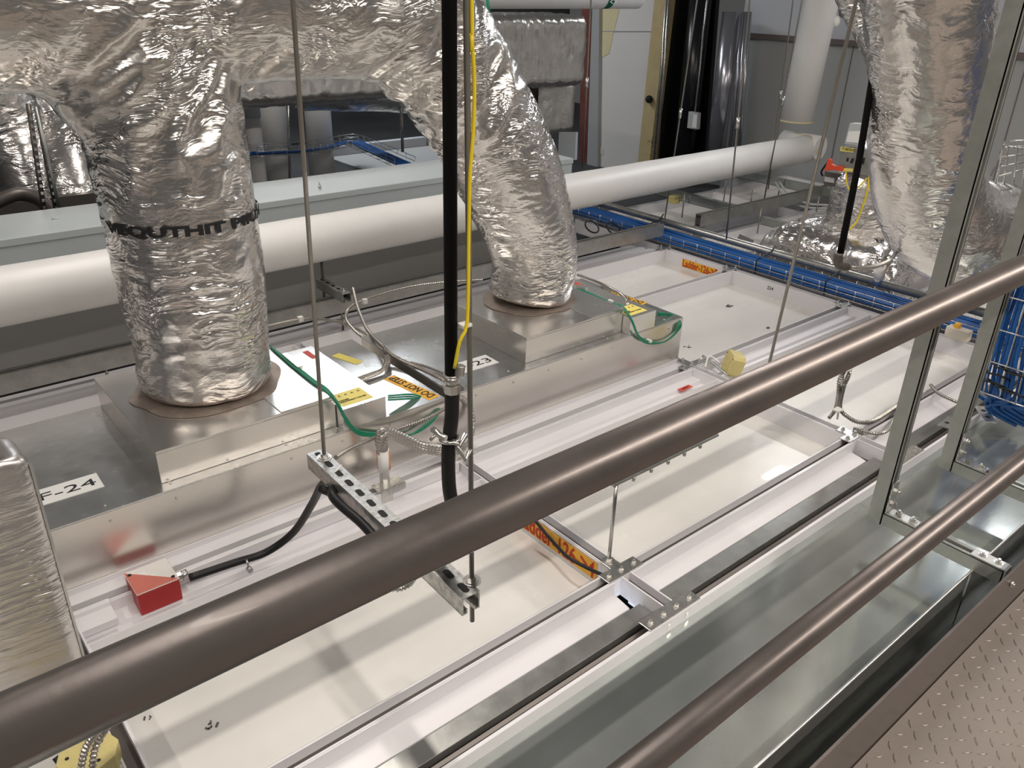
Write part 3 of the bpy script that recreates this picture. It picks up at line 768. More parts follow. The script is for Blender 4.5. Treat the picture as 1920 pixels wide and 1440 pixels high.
t = Thing('insulated_pipe', (2.5, 3.2, .3), 'thick white jacketed pipe crossing the picture in front of the grey cabinet', 'pipe')
a, b = Vector((-.6, 3.02, .448)), Vector((5.75, 3.40, .362))
pth = [a.lerp(b, i / 160) for i in range(161)]
rr = [.1 + .0016 * noise.noise(Vector((i * .22, 0, 0))) for i in range(161)]
t.part(MB().tube(pth, rr, 48), 'jacket', M['pvc'])
e = []
for i in range(9):
    an = PI / 2 * i / 8
    e.append(Vector((5.75 + .16 * math.sin(an), 3.40 + (1 - math.cos(an)) * .02, .362 + .16 * (1 - math.cos(an)))))
t.part(MB().cyl(b - (b - a).normalized() * .002, b + Vector((.012, 0, 0)), .1035, n=48), 'end_band', M['creamyellow'], label='yellowed end band')
t.part(MB().cyl((5.762, 3.40, .362), (5.86, 3.405, .362), .088, n=40), 'elbow', M['pvc'])
t.part(MB().cyl((5.80, 3.30, .38), (5.80, 3.62, .38), .088, n=40), 'elbow', M['pvc'])
vt = Thing('vertical_insulated_pipe', (5.75, 3.6, .3), 'white jacketed pipe dropping from above to the end of the long white pipe', 'pipe')
p0 = at(1493, 225, x=5.75); p1 = at(1553, -60, x=5.75)
vt.part(MB().tube([p0, p0.lerp(p1, .5), p1, reach(p0, p1, 2.4)], [.118, .12, .12, .12], 44), 'jacket', M['pvc'])
vt.part(MB().cyl(p0 - Vector((0, 0, .012)), p0, .122, n=44), 'end_band', M['creamyellow'], label='yellowed end band')

def hollow_strut(mb, p0, p1, up, w_=.041, h_=.041, slots=0, slotmb=None, th=.0028, open_down=True):
    """C channel from p0 to p1 (centre of its closed face), open side opposite to up"""
    p0, p1, up = Vector(p0), Vector(p1), Vector(up).normalized()
    d_ = (p1 - p0); L = d_.length; d_.normalize(); s_ = d_.cross(up).normalized(); up = s_.cross(d_)
    r_ = Matrix((d_, s_, up)).transposed(); c = (p0 + p1) / 2
    mb.obox(c - up * th / 2, (L, w_, th), r_)
    for k in (-1, 1):
        mb.obox(c + s_ * k * (w_ / 2 - th / 2) - up * (h_ / 2 + th / 2), (L, th, h_ - th), r_)
        mb.obox(c + s_ * k * (w_ / 2 - .006) - up * (h_ - th / 2), (L, .012, th), r_)
        mb.obox(c + s_ * k * (w_ / 2 - .0115) - up * (h_ - .006), (L, th, .009), r_)
    if slots and slotmb is not None:
        for i in range(slots):
            q = p0 + d_ * L * (i + .5) / slots
            n_ = 12; vs = []
            for kk in range(n_):
                a_ = 2 * PI * kk / n_
                vs.append(q + d_ * (math.cos(a_) * .0072 + (.008 if math.cos(a_) > 0 else -.008)) + s_ * math.sin(a_) * .0074 + up * .0004)
            vs2 = [v - up * .0025 for v in vs]
            slotmb.add(vs + vs2, [tuple(range(n_))] + [(k, k + n_, (k + 1) % n_ + n_, (k + 1) % n_) for k in range(n_)])
    return mb

t = Thing('galvanised_beam', (2.5, 3.085, .09), 'long galvanised slotted beam behind the fan filter units, below the white pipe', 'beam')
mb = MB(); hollow_strut(mb, (-1.6, 3.085, .090), (3.78, 3.085, .090), (0, 0, -1), .042, .075); hollow_strut(mb, (4.13, 3.085, .090), (6.3, 3.085, .090), (0, 0, -1), .042, .075)
t.part(mb, 'channel', M['galv_dark'])
t.part(MB().box(-1.6, 3.78, 3.068, 3.102, .10, .13).box(4.13, 6.3, 3.068, 3.102, .10, .13), 'painted_slot_shade', M['slot'])  # dark strip painted in for the shade inside the beam slot
def rod(p0, p1, r_, label, group=None, mt='rodsteel', nut0=False, name='threaded_rod', step=.0035, washer=None):
    t = Thing(name, tuple(p0), label, 'rod', group)
    p0, p1 = Vector(p0), Vector(p1)
    if p1.z > 1.15: p1 = reach(p0, p1)
    L = (p1 - p0).length; d_ = (p1 - p0).normalized()
    t.part(MB().tube([p0, p1], r_, 10), 'shaft', M[mt])
    for q in (washer or []):
        c = p0 + d_ * q
        t.part(MB().cyl(c - d_ * .001, c + d_ * .0015, .018, n=24).cyl(c + d_ * .0015, c + d_ * .0035, .013, n=20).cyl(c + d_ * .0035, c + d_ * .011, .0085, n=6, smooth=False), 'nut', M['zinc'])
    return t
for k, X in enumerate((.62, 1.62, 3.06, 4.45)):
    rod((X, 3.085, 0), (X, 3.085, .09), .005, 'short threaded rod under the galvanised beam, ' + ('hidden behind the front unit', 'near the small strut', 'left of the blue cable tray', 'beyond the blue cable tray')[k], 'short rods under the beam')
# small strut support under the white pipe
t = Thing('strut_support', (1.6, 3.08, .17), 'short dark slotted strut carrying the white pipe behind the fan filter units', 'strut')
mb = MB(); sl = MB(); hollow_strut(mb, (1.60, 3.235, .207), (1.60, 2.99, .207), (0, 0, 1), .041, .041, 5, sl)
t.part(mb, 'channel', M['cabface']); t.part(sl, 'slot', M['hole'])
t.part(MB().box(1.58, 1.62, 3.00, 3.035, .2072, .211), 'washer_plate', M['zinc'])
b = MB(); bolt(b, 1.60, 3.018, .211); t.part(b, 'bolt', M['zinc'])
rod((1.60, 3.205, .10), (1.60, 3.205, .345), .006, 'dark threaded rod under the white pipe through the small strut', None, 'slot')

# ================================================================ trapeze strut in the foreground with its rods
t = Thing('trapeze_strut', (.73, 1.27, .36), 'mottled galvanised slotted strut hanging on two threaded rods in the foreground', 'strut')
mb = MB(); sl = MB(); hollow_strut(mb, (.735, 1.590, .400), (.722, .945, .400), (0, 0, 1), .041, .041, 13, sl)
t.part(mb, 'channel', M['strut_galv']); t.part(sl, 'slot', M['hole'])
rod((.738, 1.548, .335), tuple(at(546, -40, y=1.55)), .0048, 'long threaded rod at the left end of the foreground strut', 'hanging threaded rods', 'rodsteel', washer=[.0655])
rod((.748, .975, .30), tuple(at(874, -60, y=.975)), .0048, 'long threaded rod beside the vertical black pipe', 'hanging threaded rods', 'rodsteel', washer=[.101])
rod((2.50, 1.475, -.02), tuple(at(1613, -30, y=1.30)), .0056, 'long threaded rod crossing behind the guard rail right of the square yellow box', 'hanging threaded rods', 'rodsteel')
rod((1.382, 1.183, .0), (1.382, 1.183, .27), .0052, 'short threaded rod rising from the tee shaped bracket', None, 'zinc', washer=[.006])
t = Thing('flat_strut', (1.6, 1.19, .25), 'slim zinc strut with bolts just below the top rail', 'strut')
t.part(MB().box(1.36, 1.80, 1.172, 1.208, .262, .268), 'bar', M['galv_dark'])
for k in range(5):
    b = MB().cyl((1.44 + k * .07, 1.175, .262), (1.44 + k * .07, 1.175, .250), .005, n=8); t.part(b, 'bolt', M['galv_dark'])
bgrods = [((1245, 420), (1310, -20), 3.45, 'thin grey rod in front of the black column'), ((1362, 448), (1408, -20), 2.75, 'thin grey rod in front of the grey wall, left'),
          ((1432, 378), (1508, -20), 3.25, 'thin grey rod just left of the vertical white pipe'), ((1440, 355), (1490, -20), 3.45, 'thin grey rod in front of the grey wall, middle'),
          ((1092, 315), (1109, -20), 3.60, 'pale rod left of the cream board')]
for (a, b, y, nm) in bgrods:
    q0, q1 = at(*a, y=y), at(*b, y=y); qe = reach(q0, q1)
    th = Thing('hanger_rod', tuple(q0), nm, 'rod', 'thin hanger rods in the background')
    th.part(MB().tube([q0, qe], .0048, 8), 'shaft', M['rodsteel'])
    m_ = q0.lerp(q1, .5); dd = (q1 - q0).normalized()
    th.part(MB().cyl(m_ - dd * .03, m_ + dd * .03, .010, n=8), 'coupling', M['zinc'])

# ================================================================ grey strut posts on the right
def post_frame(x, yb, ye, zb, ztop, label, lean=(0, 0)):
    t = Thing('support_strut', (x, yb, zb), label, 'strut', 'grey strut frames behind the guard rail')
    mb = MB(); hollow_strut(mb, (x, yb + .0205, zb), (x + lean[0], yb + .0205 + lean[1], ztop), (0, 1, 0), .041, .041)
    t.part(mb, 'upright', M['strut'])
    mb = MB(); hollow_strut(mb, (x, yb - .022, zb), (x, ye, zb), (0, 0, -1), .041, .041)
    t.part(mb, 'foot_strut', M['strut'])
    # angle bracket
    zt = zb + .041
    t.part(MB().box(x - .018, x + .018, yb - .028, yb - .0235, zt, zt + .10).box(x - .018, x + .018, yb - .115, yb - .028, zt, zt + .0045), 'angle_bracket', M['zinc'], .001)
    for (dy, dz) in ((0, .03), (0, .072)):
        t.part(MB().cyl((x, yb - .028, zt + dz), (x, yb - .037, zt + dz), .009, n=6, smooth=False).cyl((x, yb - .036, zt + dz), (x, yb - .043, zt + dz), .005, n=8), 'bolt', M['zinc'])
    for dy in (.055, .095):
        b = MB(); bolt(b, x, yb - dy, zt + .0045, .008, .009); t.part(b, 'bolt', M['zinc'])
    # end bracket
    t.part(MB().box(x - .019, x + .019, ye - .004, ye + .085, zt, zt + .005).box(x - .019, x + .019, ye - .008, ye - .003, zt - .055, zt + .004), 'end_bracket', M['device'], .003)
    for dy in (.02, .06):
        b = MB(); bolt(b, x, ye + dy, zt + .005, .008, .006); t.part(b, 'bolt', M['zinc'])
    return t
post_frame(2.10, .795, .448, .052, 2.3, 'grey strut upright with bolted foot, nearer the camera and left of its twin')
post_frame(2.56, .800, .448, .052, 2.3, 'grey strut upright with bolted foot, farther right in front of the vertical blue cables')
t = Thing('punched_flat_bar', (2.75, 1.15, .004), 'pale punched zinc flat bar lying behind the rear strut post', 'flat bar')
q0, q1 = at(1838, 762, z=.02), at(1858, 792, z=.02)
t.part(MB().obox((q0 + q1) / 2, ((q1 - q0).length, .04, .004), Matrix.Rotation(math.atan2((q1 - q0).y, (q1 - q0).x), 3, 'Z')), 'bar', M['alu_bright'])
sl = MB()
for k in (.3, .7): c = q0.lerp(q1, k); sl.cyl(c + Vector((0, 0, .0021)), c + Vector((0, 0, .0026)), .009, n=14)
t.part(sl, 'slot', M['hole'])
t = Thing('punched_flat_bar', (2.55, 1.0, .004), 'small zinc bar end with one hole between the two strut posts', 'flat bar')
q0 = at(1778, 792, z=.02)
t.part(MB().obox(q0, (.10, .038, .004), Matrix.Rotation(.05, 3, 'Z')), 'bar', M['zinc'])
t.part(MB().cyl(q0 + Vector((-.01, 0, .0021)), q0 + Vector((-.01, 0, .0026)), .008, n=14), 'slot', M['hole'])

# ================================================================ black pipe, couplings, hoses
def hose(pts, r_, label, cat='conduit', group=None, mt='conduit', ribbed=True, pitch=.0085, name='flexible_conduit', n=10, ends=None):
    P = resample(spline(pts, 10), pitch / 3 if ribbed else .01)
    R = [r_ * (1.0, .92, .66)[i % 3] for i in range(len(P))] if ribbed else r_
    o = MB().tube(P, R, n, smooth=not ribbed).build(name, M[mt]); tag(o, label, cat, group); return o
t = Thing('black_pipe', (.712, .99, .80), 'vertical black pipe in the foreground, ending in a chrome coupling', 'pipe')
bp1 = at(848, 735, y=.99)
q = reach(at(846, 715, y=.99), at(842, -80, y=.99))
t.part(MB().tube([at(846, 715, y=.99), q], .0108, 24), 'pipe', M['black'])
ca = at(848, 735, y=.99); cb = at(847, 700, y=.99); cc = at(849, 682, y=.99)
cp = t.part(MB().cyl(ca, ca.lerp(cb, .42), .0145, n=8, smooth=False).cyl(ca.lerp(cb, .42), ca.lerp(cb, .9), .0125, n=20).cyl(ca.lerp(cb, .9), cb, .0148, n=24), 'coupling', M['zinc'])
nk = [cb.lerp(cc, i / 14) for i in range(15)]
t.part(MB().tube([p + Vector((.006, -.012, 0)) for p in nk], [.0092 * (1 if i % 2 else .88) for i in range(15)], 18), 'threaded_nipple', M['zinc'], sub=cp)
hose([at(848, 730, y=.99), at(847, 780, y=.99), at(841, 840, y=.99), at(842, 910, y=.985), at(850, 965, y=.98), at(845, 1015, y=1.0), at(834, 1042, y=1.03), at(815, 1050, y=1.07)], .0125,
     'thick black cable curving from the coupling under the guard rail', 'cable', None, 'rubber', False, name='black_cable', n=20)
hose([at(822, 1048, y=1.05), at(790, 1040, y=1.12), (.692, 1.20, .374), (.691, 1.30, .376), (.690, 1.42, .378), at(634, 903, y=1.50), at(618, 899, y=1.54), at(602, 912, y=1.60), at(585, 945, y=1.68), at(550, 998, y=1.76), at(500, 1035, y=1.80), at(440, 1055, y=1.80), at(356, 1083, y=1.80)], .0105,
     'black cable from the foreground strut down to the red junction box', 'cable', None, 'rubber', False, name='black_cable', n=20)
hose([at(826, 1046, y=1.05), at(800, 1045, y=1.10), (.712, 1.2, .348), (.714, 1.38, .350), (.712, 1.46, .352), (.700, 1.50, .352)], .010, 'second black cable running along under the foreground strut', 'cable', None, 'rubber', False, name='black_cable', n=20)
hose([at(1000, 972, y=1.44), at(1030, 1008, y=1.37), at(1062, 1042, y=1.28), at(1095, 1062, y=1.22), at(1130, 1078, y=1.17)], .005, 'thin black cable sagging over the near orange ladder label', 'cable', None, 'rubber', False, name='black_cable')
# clamp between pipe and rod
t = Thing('pipe_clamp', tuple(at(848, 832, y=.985)), 'zinc clamp joining the black cable to the threaded rod', 'clamp')
c0 = at(843, 822, y=.985)
band = [c0 + Vector((.0155 * math.cos(a), .0155 * math.sin(a), 0)) for a in [i * PI / 12 for i in range(25)]]
t.part(MB().tube(band, .004, 6), 'band', M['zinc'])
t.part(MB().tube([at(812, 805, y=.985), at(822, 815, y=.985), at(836, 822, y=.97)], .006, 6), 'lug', M['zinc'])
t.part(MB().tube([at(806, 826, y=.985), at(824, 808, y=.985)], .003, 8), 'screw', M['zinc'])
t.part(MB().tube([at(850, 828, y=.97), at(862, 836, y=.97), at(874, 812, y=.97)], .005, 6), 'rod_hook', M['zinc'])
t.part(MB().tube([at(856, 835, y=.97), at(872, 862, y=.97), at(884, 842, y=.97)], .004, 6), 'rod_hook', M['galv_dark'])
# cable tie on rod
for (px, py, y, nm) in ((871, 609, .975, 'white cable tie round the rod beside the black pipe'),):
    c = at(px, py, y=y)
    tag(MB().box(c.x - .009, c.x + .010, c.y - .008, c.y + .008, c.z - .003, c.z + .003).build('cable_tie', M['nylon'], None, .001), nm, 'cable tie')
hose([reach(at(888, 230, y=.97), at(884, -40, y=.97), 2.4), at(884, -40, y=.97), at(884, 60, y=.97), at(889, 140, y=.97), at(888, 230, y=.97), at(881, 330, y=.97), at(879, 430, y=.97), at(876, 600, y=.965), at(862, 640, y=.965), at(852, 690, y=.975)], .0029,
     'yellow wire hanging along the threaded rod', 'wire', None, 'yellow_wire', False, name='yellow_wire')
# trapeze cable tie
c = at(626, 892, z=.42)
tag(MB().tube([at(640, 872, z=.406), at(628, 885, z=.40), at(622, 905, z=.38), at(624, 914, z=.365)], .0022, 6).build('cable_tie', M['nylon']), 'white cable tie holding the black cable to the foreground strut', 'cable tie')
hose([at(722, 1097, y=1.30), at(745, 1103, y=1.29), at(765, 1095, y=1.28), at(778, 1078, y=1.26)], .010, 'ribbed conduit loop showing just under the top rail', 'conduit', None, 'zinc', pitch=.008)

# braided hose bundle beside front unit
def braid(pts, r_, label):
    t_ = Thing('braided_hose', tuple(pts[0]), label, 'hose', 'braided hoses by the front unit')
    P = resample(spline(pts, 10), .004)
    t_.part(MB().tube(P, [r_ * (1, 1.08, .86)[i % 3] for i in range(len(P))], 12, smooth=False), 'hose', M['braid'])
    return t_
for k, (dx, dy) in enumerate(((0, 0), (8, 4), (3, 9), (12, 12))):
    braid([at(712 + dx, 850, y=1.86), at(708 + dx, 822 + dy, y=1.85), at(716 + dx, 806 + dy, y=1.84), at(745, 812 + dy, y=1.84), at(790, 832 + dy, y=1.83), at(835, 838 + dy, y=1.80), at(868, 832 + dy * .8, y=1.83), at(886, 800 + dy * .6, y=1.9), at(882, 762 + dy * .4, y=1.93), at(866, 745, y=1.94)], .0082,
          'braided steel hose, %s of the bundle looping beside the front unit' % ('topmost', 'second from the top', 'third from the top', 'lowest')[k])
t = Thing('hose_fitting', (1.10, 1.86, 0), 'upright steel hose fitting with orange and white tape clamped before the front unit', 'fitting')
q0, q1, q2, q3 = at(723, 925, y=1.87), at(720, 880, y=1.87), at(718, 843, y=1.86), at(716, 815, y=1.86)
t.part(MB().cyl(q0, q1, .0165, n=8, smooth=False), 'hex_body', M['zinc'])
t.part(MB().cyl(q1, q2, .0185, n=24), 'white_tape', M['paper'], label='white tape'); t.part(MB().cyl(q2, q3, .016, n=20), 'ferrule', M['braid'])
a, b = q1.lerp(q2, .04), q1.lerp(q2, .96)
o_ = Vector((.0122, -.0102, 0)) * .82
t.part(MB().cyl(a - o_, b - o_, .0078, n=14).cyl(a + o_, b + o_, .0078, n=14), 'orange_tape', M['orange2'], label='orange tape')
c = at(728, 908, y=1.855)
t.part(MB().obox(c, (.095, .045, .006)).obox(c + Vector((.02, -.02, -.01)), (.06, .006, .022)), 'clamp_plate', M['zinc'], .001)
t.part(MB().box(c.x - .03, c.x + .01, c.y - .01, c.y + .01, c.z - .075, c.z), 'stem', M['zinc'])
sb = Thing('green_ground_wire', (0, 0, 0), 'x', 'wire'); bpy.data.objects.remove(sb.e)
def ground_wires(lst, nm):
    for k, pts in enumerate(lst):
        hose(pts, .0032, 'green ground wire, %s strand looping over the end of the %s unit' % (('upper', 'middle', 'lower')[k], nm), 'wire', 'green ground wires on the %s unit' % nm, 'green', False, name='green_ground_wire', n=8)
ZB = .278
def gw(dx, dy, k):
    return [at(505 + dx, 648 + dy, z=.309), at(545, 678 + dy, z=.309), at(588, 712 + dy, z=.309), at(614, 730 + dy, z=.305), at(634, 756 + dy, y=1.93), at(648, 782 + dy, y=1.93), at(668, 806 + dy, y=1.935), at(700, 812 + dy, y=1.935),
            at(762, 816 + dy - k * 2, y=1.935), at(800, 800 + dy - k * 6, y=1.93), at(824 - k * 2, 770 + dy, y=1.94), at(808 - k * 6, 752 + dy - k * 1, y=2.0), at(775, 740 + k * 4, y=2.0), at(728, 742 + k * 4, y=2.0)]
ground_wires([gw(0, 0, 0), gw(3, 3, 1), gw(6, 6, 2)], 'front')
def gw2(dy, k):
    return [at(1082, 539 + dy, z=ZB + .004), at(1120, 556 + dy, z=ZB + .003), at(1148, 568 + dy, z=ZB + .002), at(1168, 575 + dy, z=ZB + .002), at(1184, 598 + dy, y=1.93), at(1197, 628 + dy, y=1.93), at(1215, 640 + dy, y=1.93), at(1245, 641 + dy - k * 2, y=1.935), at(1270 - k * 3, 622 + dy, y=1.94), at(1277 - k * 3, 605 + dy, y=1.94),
            at(1262, 590 + dy - k, y=1.99), at(1233, 586 + dy + k, y=1.99)]
ground_wires([gw2(0, 0), gw2(2, 1), gw2(4, 2)], 'rear')
for (p, y, nm) in (((612, 733), None, 'white cable tie on the green wires of the front unit'), ((1145, 566), None, 'white cable tie on the green wires of the rear unit'), ((1217, 640), 1.93, 'white cable tie at the bottom loop of the rear green wires'), ((560, 690), None, 'white cable tie at the top of the front green wires')):
    c = at(*p, z=ZB + .004) if y is None else at(*p, y=y)
    tag(MB().box(c.x - .006, c.x + .006, c.y - .012, c.y + .012, c.z - .003, c.z + .008).build('cable_tie', M['nylon'], None, .001), nm, 'cable tie')
for u, (p0, p1) in ((('front'), ((533, 665), (563, 690))), (('rear'), ((1082, 536), (1100, 542)))):
    a, b = (at(*p0, z=.311), at(*p1, z=.311)) if u == 'front' else (at(*p0, z=ZB + .012), at(*p1, z=ZB + .012))
    dd = b - a
    tag(MB().obox((a + b) / 2, (dd.length, .018, .012), Matrix.Rotation(math.atan2(dd.y, dd.x), 3, 'Z')).build('terminal_clip', M['alu_bright'], None, .001), 'pale terminal clip on top of the %s electrical box' % u, 'clip')

# flexible conduits around the units
hose([at(500, 613, y=2.75), at(560, 600, y=2.85), at(600, 598, y=2.85), at(650, 608, y=2.8), at(690, 628, y=2.7), at(715, 652, y=2.5), at(724, 672, z=.225), at(715, 695, z=.215), at(680, 712, z=.212), at(645, 730, z=.212)], .0075, 'ribbed conduit looping between the two units, outer', 'conduit', 'ribbed conduits between the units')
hose([at(905, 525, y=2.75), at(830, 530, y=2.85), at(760, 540, y=2.9), at(690, 560, y=2.9), at(655, 578, y=2.85), at(650, 600, y=2.8), at(672, 626, y=2.7), at(705, 645, y=2.55), at(728, 668, z=.225), at(722, 690, z=.215), at(678, 708, z=.212), at(640, 726, z=.212)], .0072, 'ribbed conduit arching behind the rear unit', 'conduit', 'ribbed conduits between the units')
hose([at(662, 541, y=2.9), at(672, 580, y=2.75), at(690, 620, y=2.6), at(716, 648, z=.24), at(742, 670, z=.225), at(790, 692, z=.215), at(830, 712, z=.215), at(868, 742, y=2.0)], .0075, 'ribbed conduit dropping from the small strut across the rear unit', 'conduit', 'ribbed conduits between the units')
hose([at(770, 680, z=.21), at(800, 688, z=.208), at(840, 705, z=.208), at(872, 728, z=.208)], .0055, 'thin ribbed conduit along the edge of the rear unit', 'conduit', 'ribbed conduits between the units')
hose([at(630, 858, y=1.80), at(655, 842, y=1.85), at(700, 822, y=1.9), at(745, 805, y=1.92), at(800, 785, y=1.92), at(848, 758, y=1.93)], .0072, 'ribbed conduit along the front face of the front unit', 'conduit', 'ribbed conduits between the units')
hose([at(1083, 515, y=2.7), at(1110, 525, y=2.65), at(1140, 538, z=.24), at(1165, 552, z=.25), at(1177, 566, z=.275)], .007, 'ribbed conduit behind the slanting duct entering the rear electrical box', 'conduit', 'ribbed conduits between the units')
for (p, y) in (((683, 565), 2.88), ((562, 598), 2.85), ((708, 645), 2.5), ((720, 678), 2.42)):
    c = at(*p, y=y)
    tag(MB().box(c.x - .010, c.x + .010, c.y - .014, c.y + .004, c.z - .008, c.z + .012).build('cable_tie', M['nylon'], None, .001), 'white cable tie on the ribbed conduits behind the units', 'cable tie', 'white cable ties on the conduits behind the units')

# conduits tied up at the tee bracket right
hose([at(1555, 783, z=.01), at(1566, 768, z=.06), at(1572, 740, y=1.17), at(1574, 712, y=1.17), at(1584, 695, y=1.17), at(1592, 680, y=1.17)], .0075, 'ribbed conduit rising under the top rail, left strand', 'conduit', 'tied conduits below the top rail')
hose([at(1592, 680, y=1.16), at(1592, 700, y=1.16), at(1580, 730, y=1.16), at(1575, 765, z=.05), at(1590, 782, z=.02), at(1612, 792, z=.012), at(1640, 788, z=.012), at(1680, 762, z=.012), at(1705, 742, z=.012)], .0085, 'ribbed conduit swooping right below the top rail', 'conduit', 'tied conduits below the top rail')
hose([at(1600, 803, z=.012), at(1640, 813, z=.012), at(1665, 806, z=.012), at(1680, 780, z=.012), at(1690, 758, z=.012)], .007, 'ribbed conduit lying in front of the post on the trough edge', 'conduit', 'tied conduits below the top rail')
hose([at(1745, 722, z=.02), at(1760, 738, z=.015), at(1785, 750, z=.012), at(1805, 758, z=.012)], .007, 'ribbed conduit between the strut posts', 'conduit', 'tied conduits below the top rail')
rod(at(1570, 785, z=.0), at(1583, 690, y=1.18), .004, 'thin rod between the tied conduits', None, 'zinc')
for p in ((1588, 692), (1571, 768)):
    c = at(*p, y=1.16)
    tag(MB().box(c.x - .016, c.x + .016, c.y - .012, c.y + .012, c.z - .003, c.z + .003).build('cable_tie', M['nylon'], None, .001), 'cable tie around the conduits below the top rail, ' + ('upper' if p[1] < 700 else 'lower'), 'cable tie')

# ================================================================ electrical boxes
def junction(c, size, rz, name, mt, label, lidmt=None, octo=False, tilt=None):
    t = Thing(name, tuple(c), label, 'junction box')
    return t
# red junction box
q = at(265, 1147, z=-.045)
t = Thing('junction_box', (.33, 1.80, -.04), 'red junction box with a half white lid on the light trough before the front unit', 'junction box')
A_ = Vector((.322, 1.800, .028)); dx = Vector((1, 0, 0)); dy = Vector((0, 1, 0)); O = A_
rm = Matrix.Identity(3); Lx = .105; Ly = .104
t.part(MB().obox(O + dx * Lx / 2 + dy * Ly / 2 + Vector((0, 0, -.035)), (Lx, Ly, .066), rm), 'box', M['red'], .003)
t.part(MB().obox(O + dx * Lx / 2 + dy * Ly / 2 + Vector((0, 0, .0)), (Lx + .002, Ly + .002, .003), rm), 'lid', M['panel'], .001, 'dusty white lid')
zz = Vector((0, 0, .0022))
v3 = [O + zz, O + dx * Lx + zz, O + dy * Ly + zz]
t.part(MB().add(v3 + [v - Vector((0, 0, .0015)) for v in v3], [(0, 1, 2), (0, 3, 4, 1), (1, 4, 5, 2), (2, 5, 3, 0)]), 'painted_triangle', M['red_light'], 0, 'light red painted half')
for f1, f2 in ((.08, .84), (.9, .14)):
    c = O + dx * Lx * f1 + dy * Ly * f2 + Vector((0, 0, .0024)); t.part(MB().cyl(c, c + Vector((0, 0, .001)), .005, n=12), 'screw_slot', M['hole'])
c = O + dx * Lx + dy * Ly * .35 + Vector((0, 0, -.022))
t.part(MB().cyl(c, c + dx * .014, .014, n=8, smooth=False).cyl(c + dx * .014, c + dx * .03, .0125, n=20), 'connector', M['zinc'])
c = at(461, 1055, y=1.80)
tag(MB().tube([c + Vector((0, .014 * math.cos(a), .014 * math.sin(a) + .0)) for a in [i * PI / 10 for i in range(0, 11)]], .0035, 6).cyl(c + Vector((0, -.028, -.010)), c + Vector((0, -.014, -.010)), .008, n=8).build('cable_clip', M['zinc']), 'one hole zinc strap over the black cable on the light trough', 'clip')
# notched trim pieces beside the red box
tag(MB().prof([(1.868 - .07, -.033), (1.868 - .07, -.012), (1.868 - .02, -.008), (1.868 - .018, .004), (1.866, .004), (1.866, -.033)], 'X', .158, .268).build('trim_piece', M['white'], None, .001), 'short white grooved trim piece left of the red junction box', 'trim piece')
tag(MB().prof([(1.868 - .02, -.033), (1.868 - .02, .004), (1.866, .004), (1.866, -.033)], 'X', .40, 1.36).build('trim_piece', M['white'], None, .001), 'long white grooved trim piece right of the red junction box', 'trim piece')

# square yellow box near bracket D
t = Thing('junction_box', (2.72, 1.78, 0), 'yellow square junction box with clipped corners standing by the top rail', 'junction box')
c = at(1375, 682, z=.035); s_ = .047
rot = Matrix.Rotation(-.62, 3, 'Z') @ Matrix.Rotation(.25, 3, 'Y')
def octo(s_, cc): return [(-s_, -s_ + cc), (-s_ + cc, -s_), (s_ - cc, -s_), (s_, -s_ + cc), (s_, s_ - cc), (s_ - cc, s_), (-s_ + cc, s_), (-s_, s_ - cc)]
def octobox(th, c, rot, s_, cc, h_, mt):
    mb = MB(); o8 = octo(s_, cc)
    vs = [c + rot @ Vector((0 - h_ / 2, a, b)) for a, b in o8] + [c + rot @ Vector((h_ / 2, a, b)) for a, b in o8]
    mb.add(vs, [tuple(range(8)), tuple(range(8, 16))[::-1]] + [(k, k + 8, (k + 1) % 8 + 8, (k + 1) % 8) for k in range(8)])
    return th.part(mb, 'box', mt, .002)
octobox(t, c, rot, s_, .014, .055, M['boxyellow'])
kn = MB(); hl = MB()
for a, b, r_ in ((-.018, .018, .011), (.018, .016, .011), (-.012, -.016, .012), (.018, -.014, .009)):
    p = c + rot @ Vector((-.0276, a, b)); q = c + rot @ Vector((-.0288, a, b)); kn.cyl(p, q, r_, n=20)
for a, b in ((-.036, .03), (.036, .03), (.0, -.04)):
    p = c + rot @ Vector((-.0276, a, b)); q = c + rot @ Vector((-.0284, a, b)); hl.cyl(p, q, .003, n=8)
t.part(kn, 'knockout', M['boxyellow']); t.part(hl, 'screw_hole', M['hole'])
hose([at(1322, 690, z=.01), at(1330, 668, z=.05), at(1350, 680, z=.04)], .004, 'white looped tie beside the square yellow box', 'cable tie', None, 'nylon', False, name='cable_tie')
hose([at(1318, 668, z=.012), at(1340, 684, z=.012), at(1362, 702, z=.012)], .0065, 'grey conduit entering the square yellow box', 'conduit', None, 'zinc', False, name='steel_conduit')
# octagonal yellow box bottom left
t = Thing('junction_box', (.14, 1.16, 0), 'yellow octagonal junction box under the top rail at the bottom left corner', 'junction box')
c = at(168, 1425, z=.02); s_ = .052; mb = MB(); o8 = octo(s_, .028); rz = Matrix.Rotation(.35, 3, 'Z')
vs = [c + rz @ Vector((a, b, -.022)) for a, b in o8] + [c + rz @ Vector((a, b, .022)) for a, b in o8]
mb.add(vs, [tuple(range(8))[::-1], tuple(range(8, 16))] + [(k, (k + 1) % 8, (k + 1) % 8 + 8, k + 8) for k in range(8)])
t.part(mb, 'box', M['boxyellow'], .002)
hl = MB()
for a, b in ((.03, .0), (-.03, .02), (0, -.035)): p = c + rz @ Vector((a, b, .0222)); hl.cyl(p, p + Vector((0, 0, .0006)), .004, n=10)
t.part(hl, 'screw_hole', M['hole'])
hose([at(150, 1450, z=.06), at(160, 1405, z=.10), at(178, 1378, z=.13), at(205, 1352, z=.17), at(235, 1330, z=.2)], .0075, 'ribbed conduit over the octagonal yellow box, left strand', 'conduit', 'conduits at the bottom left')
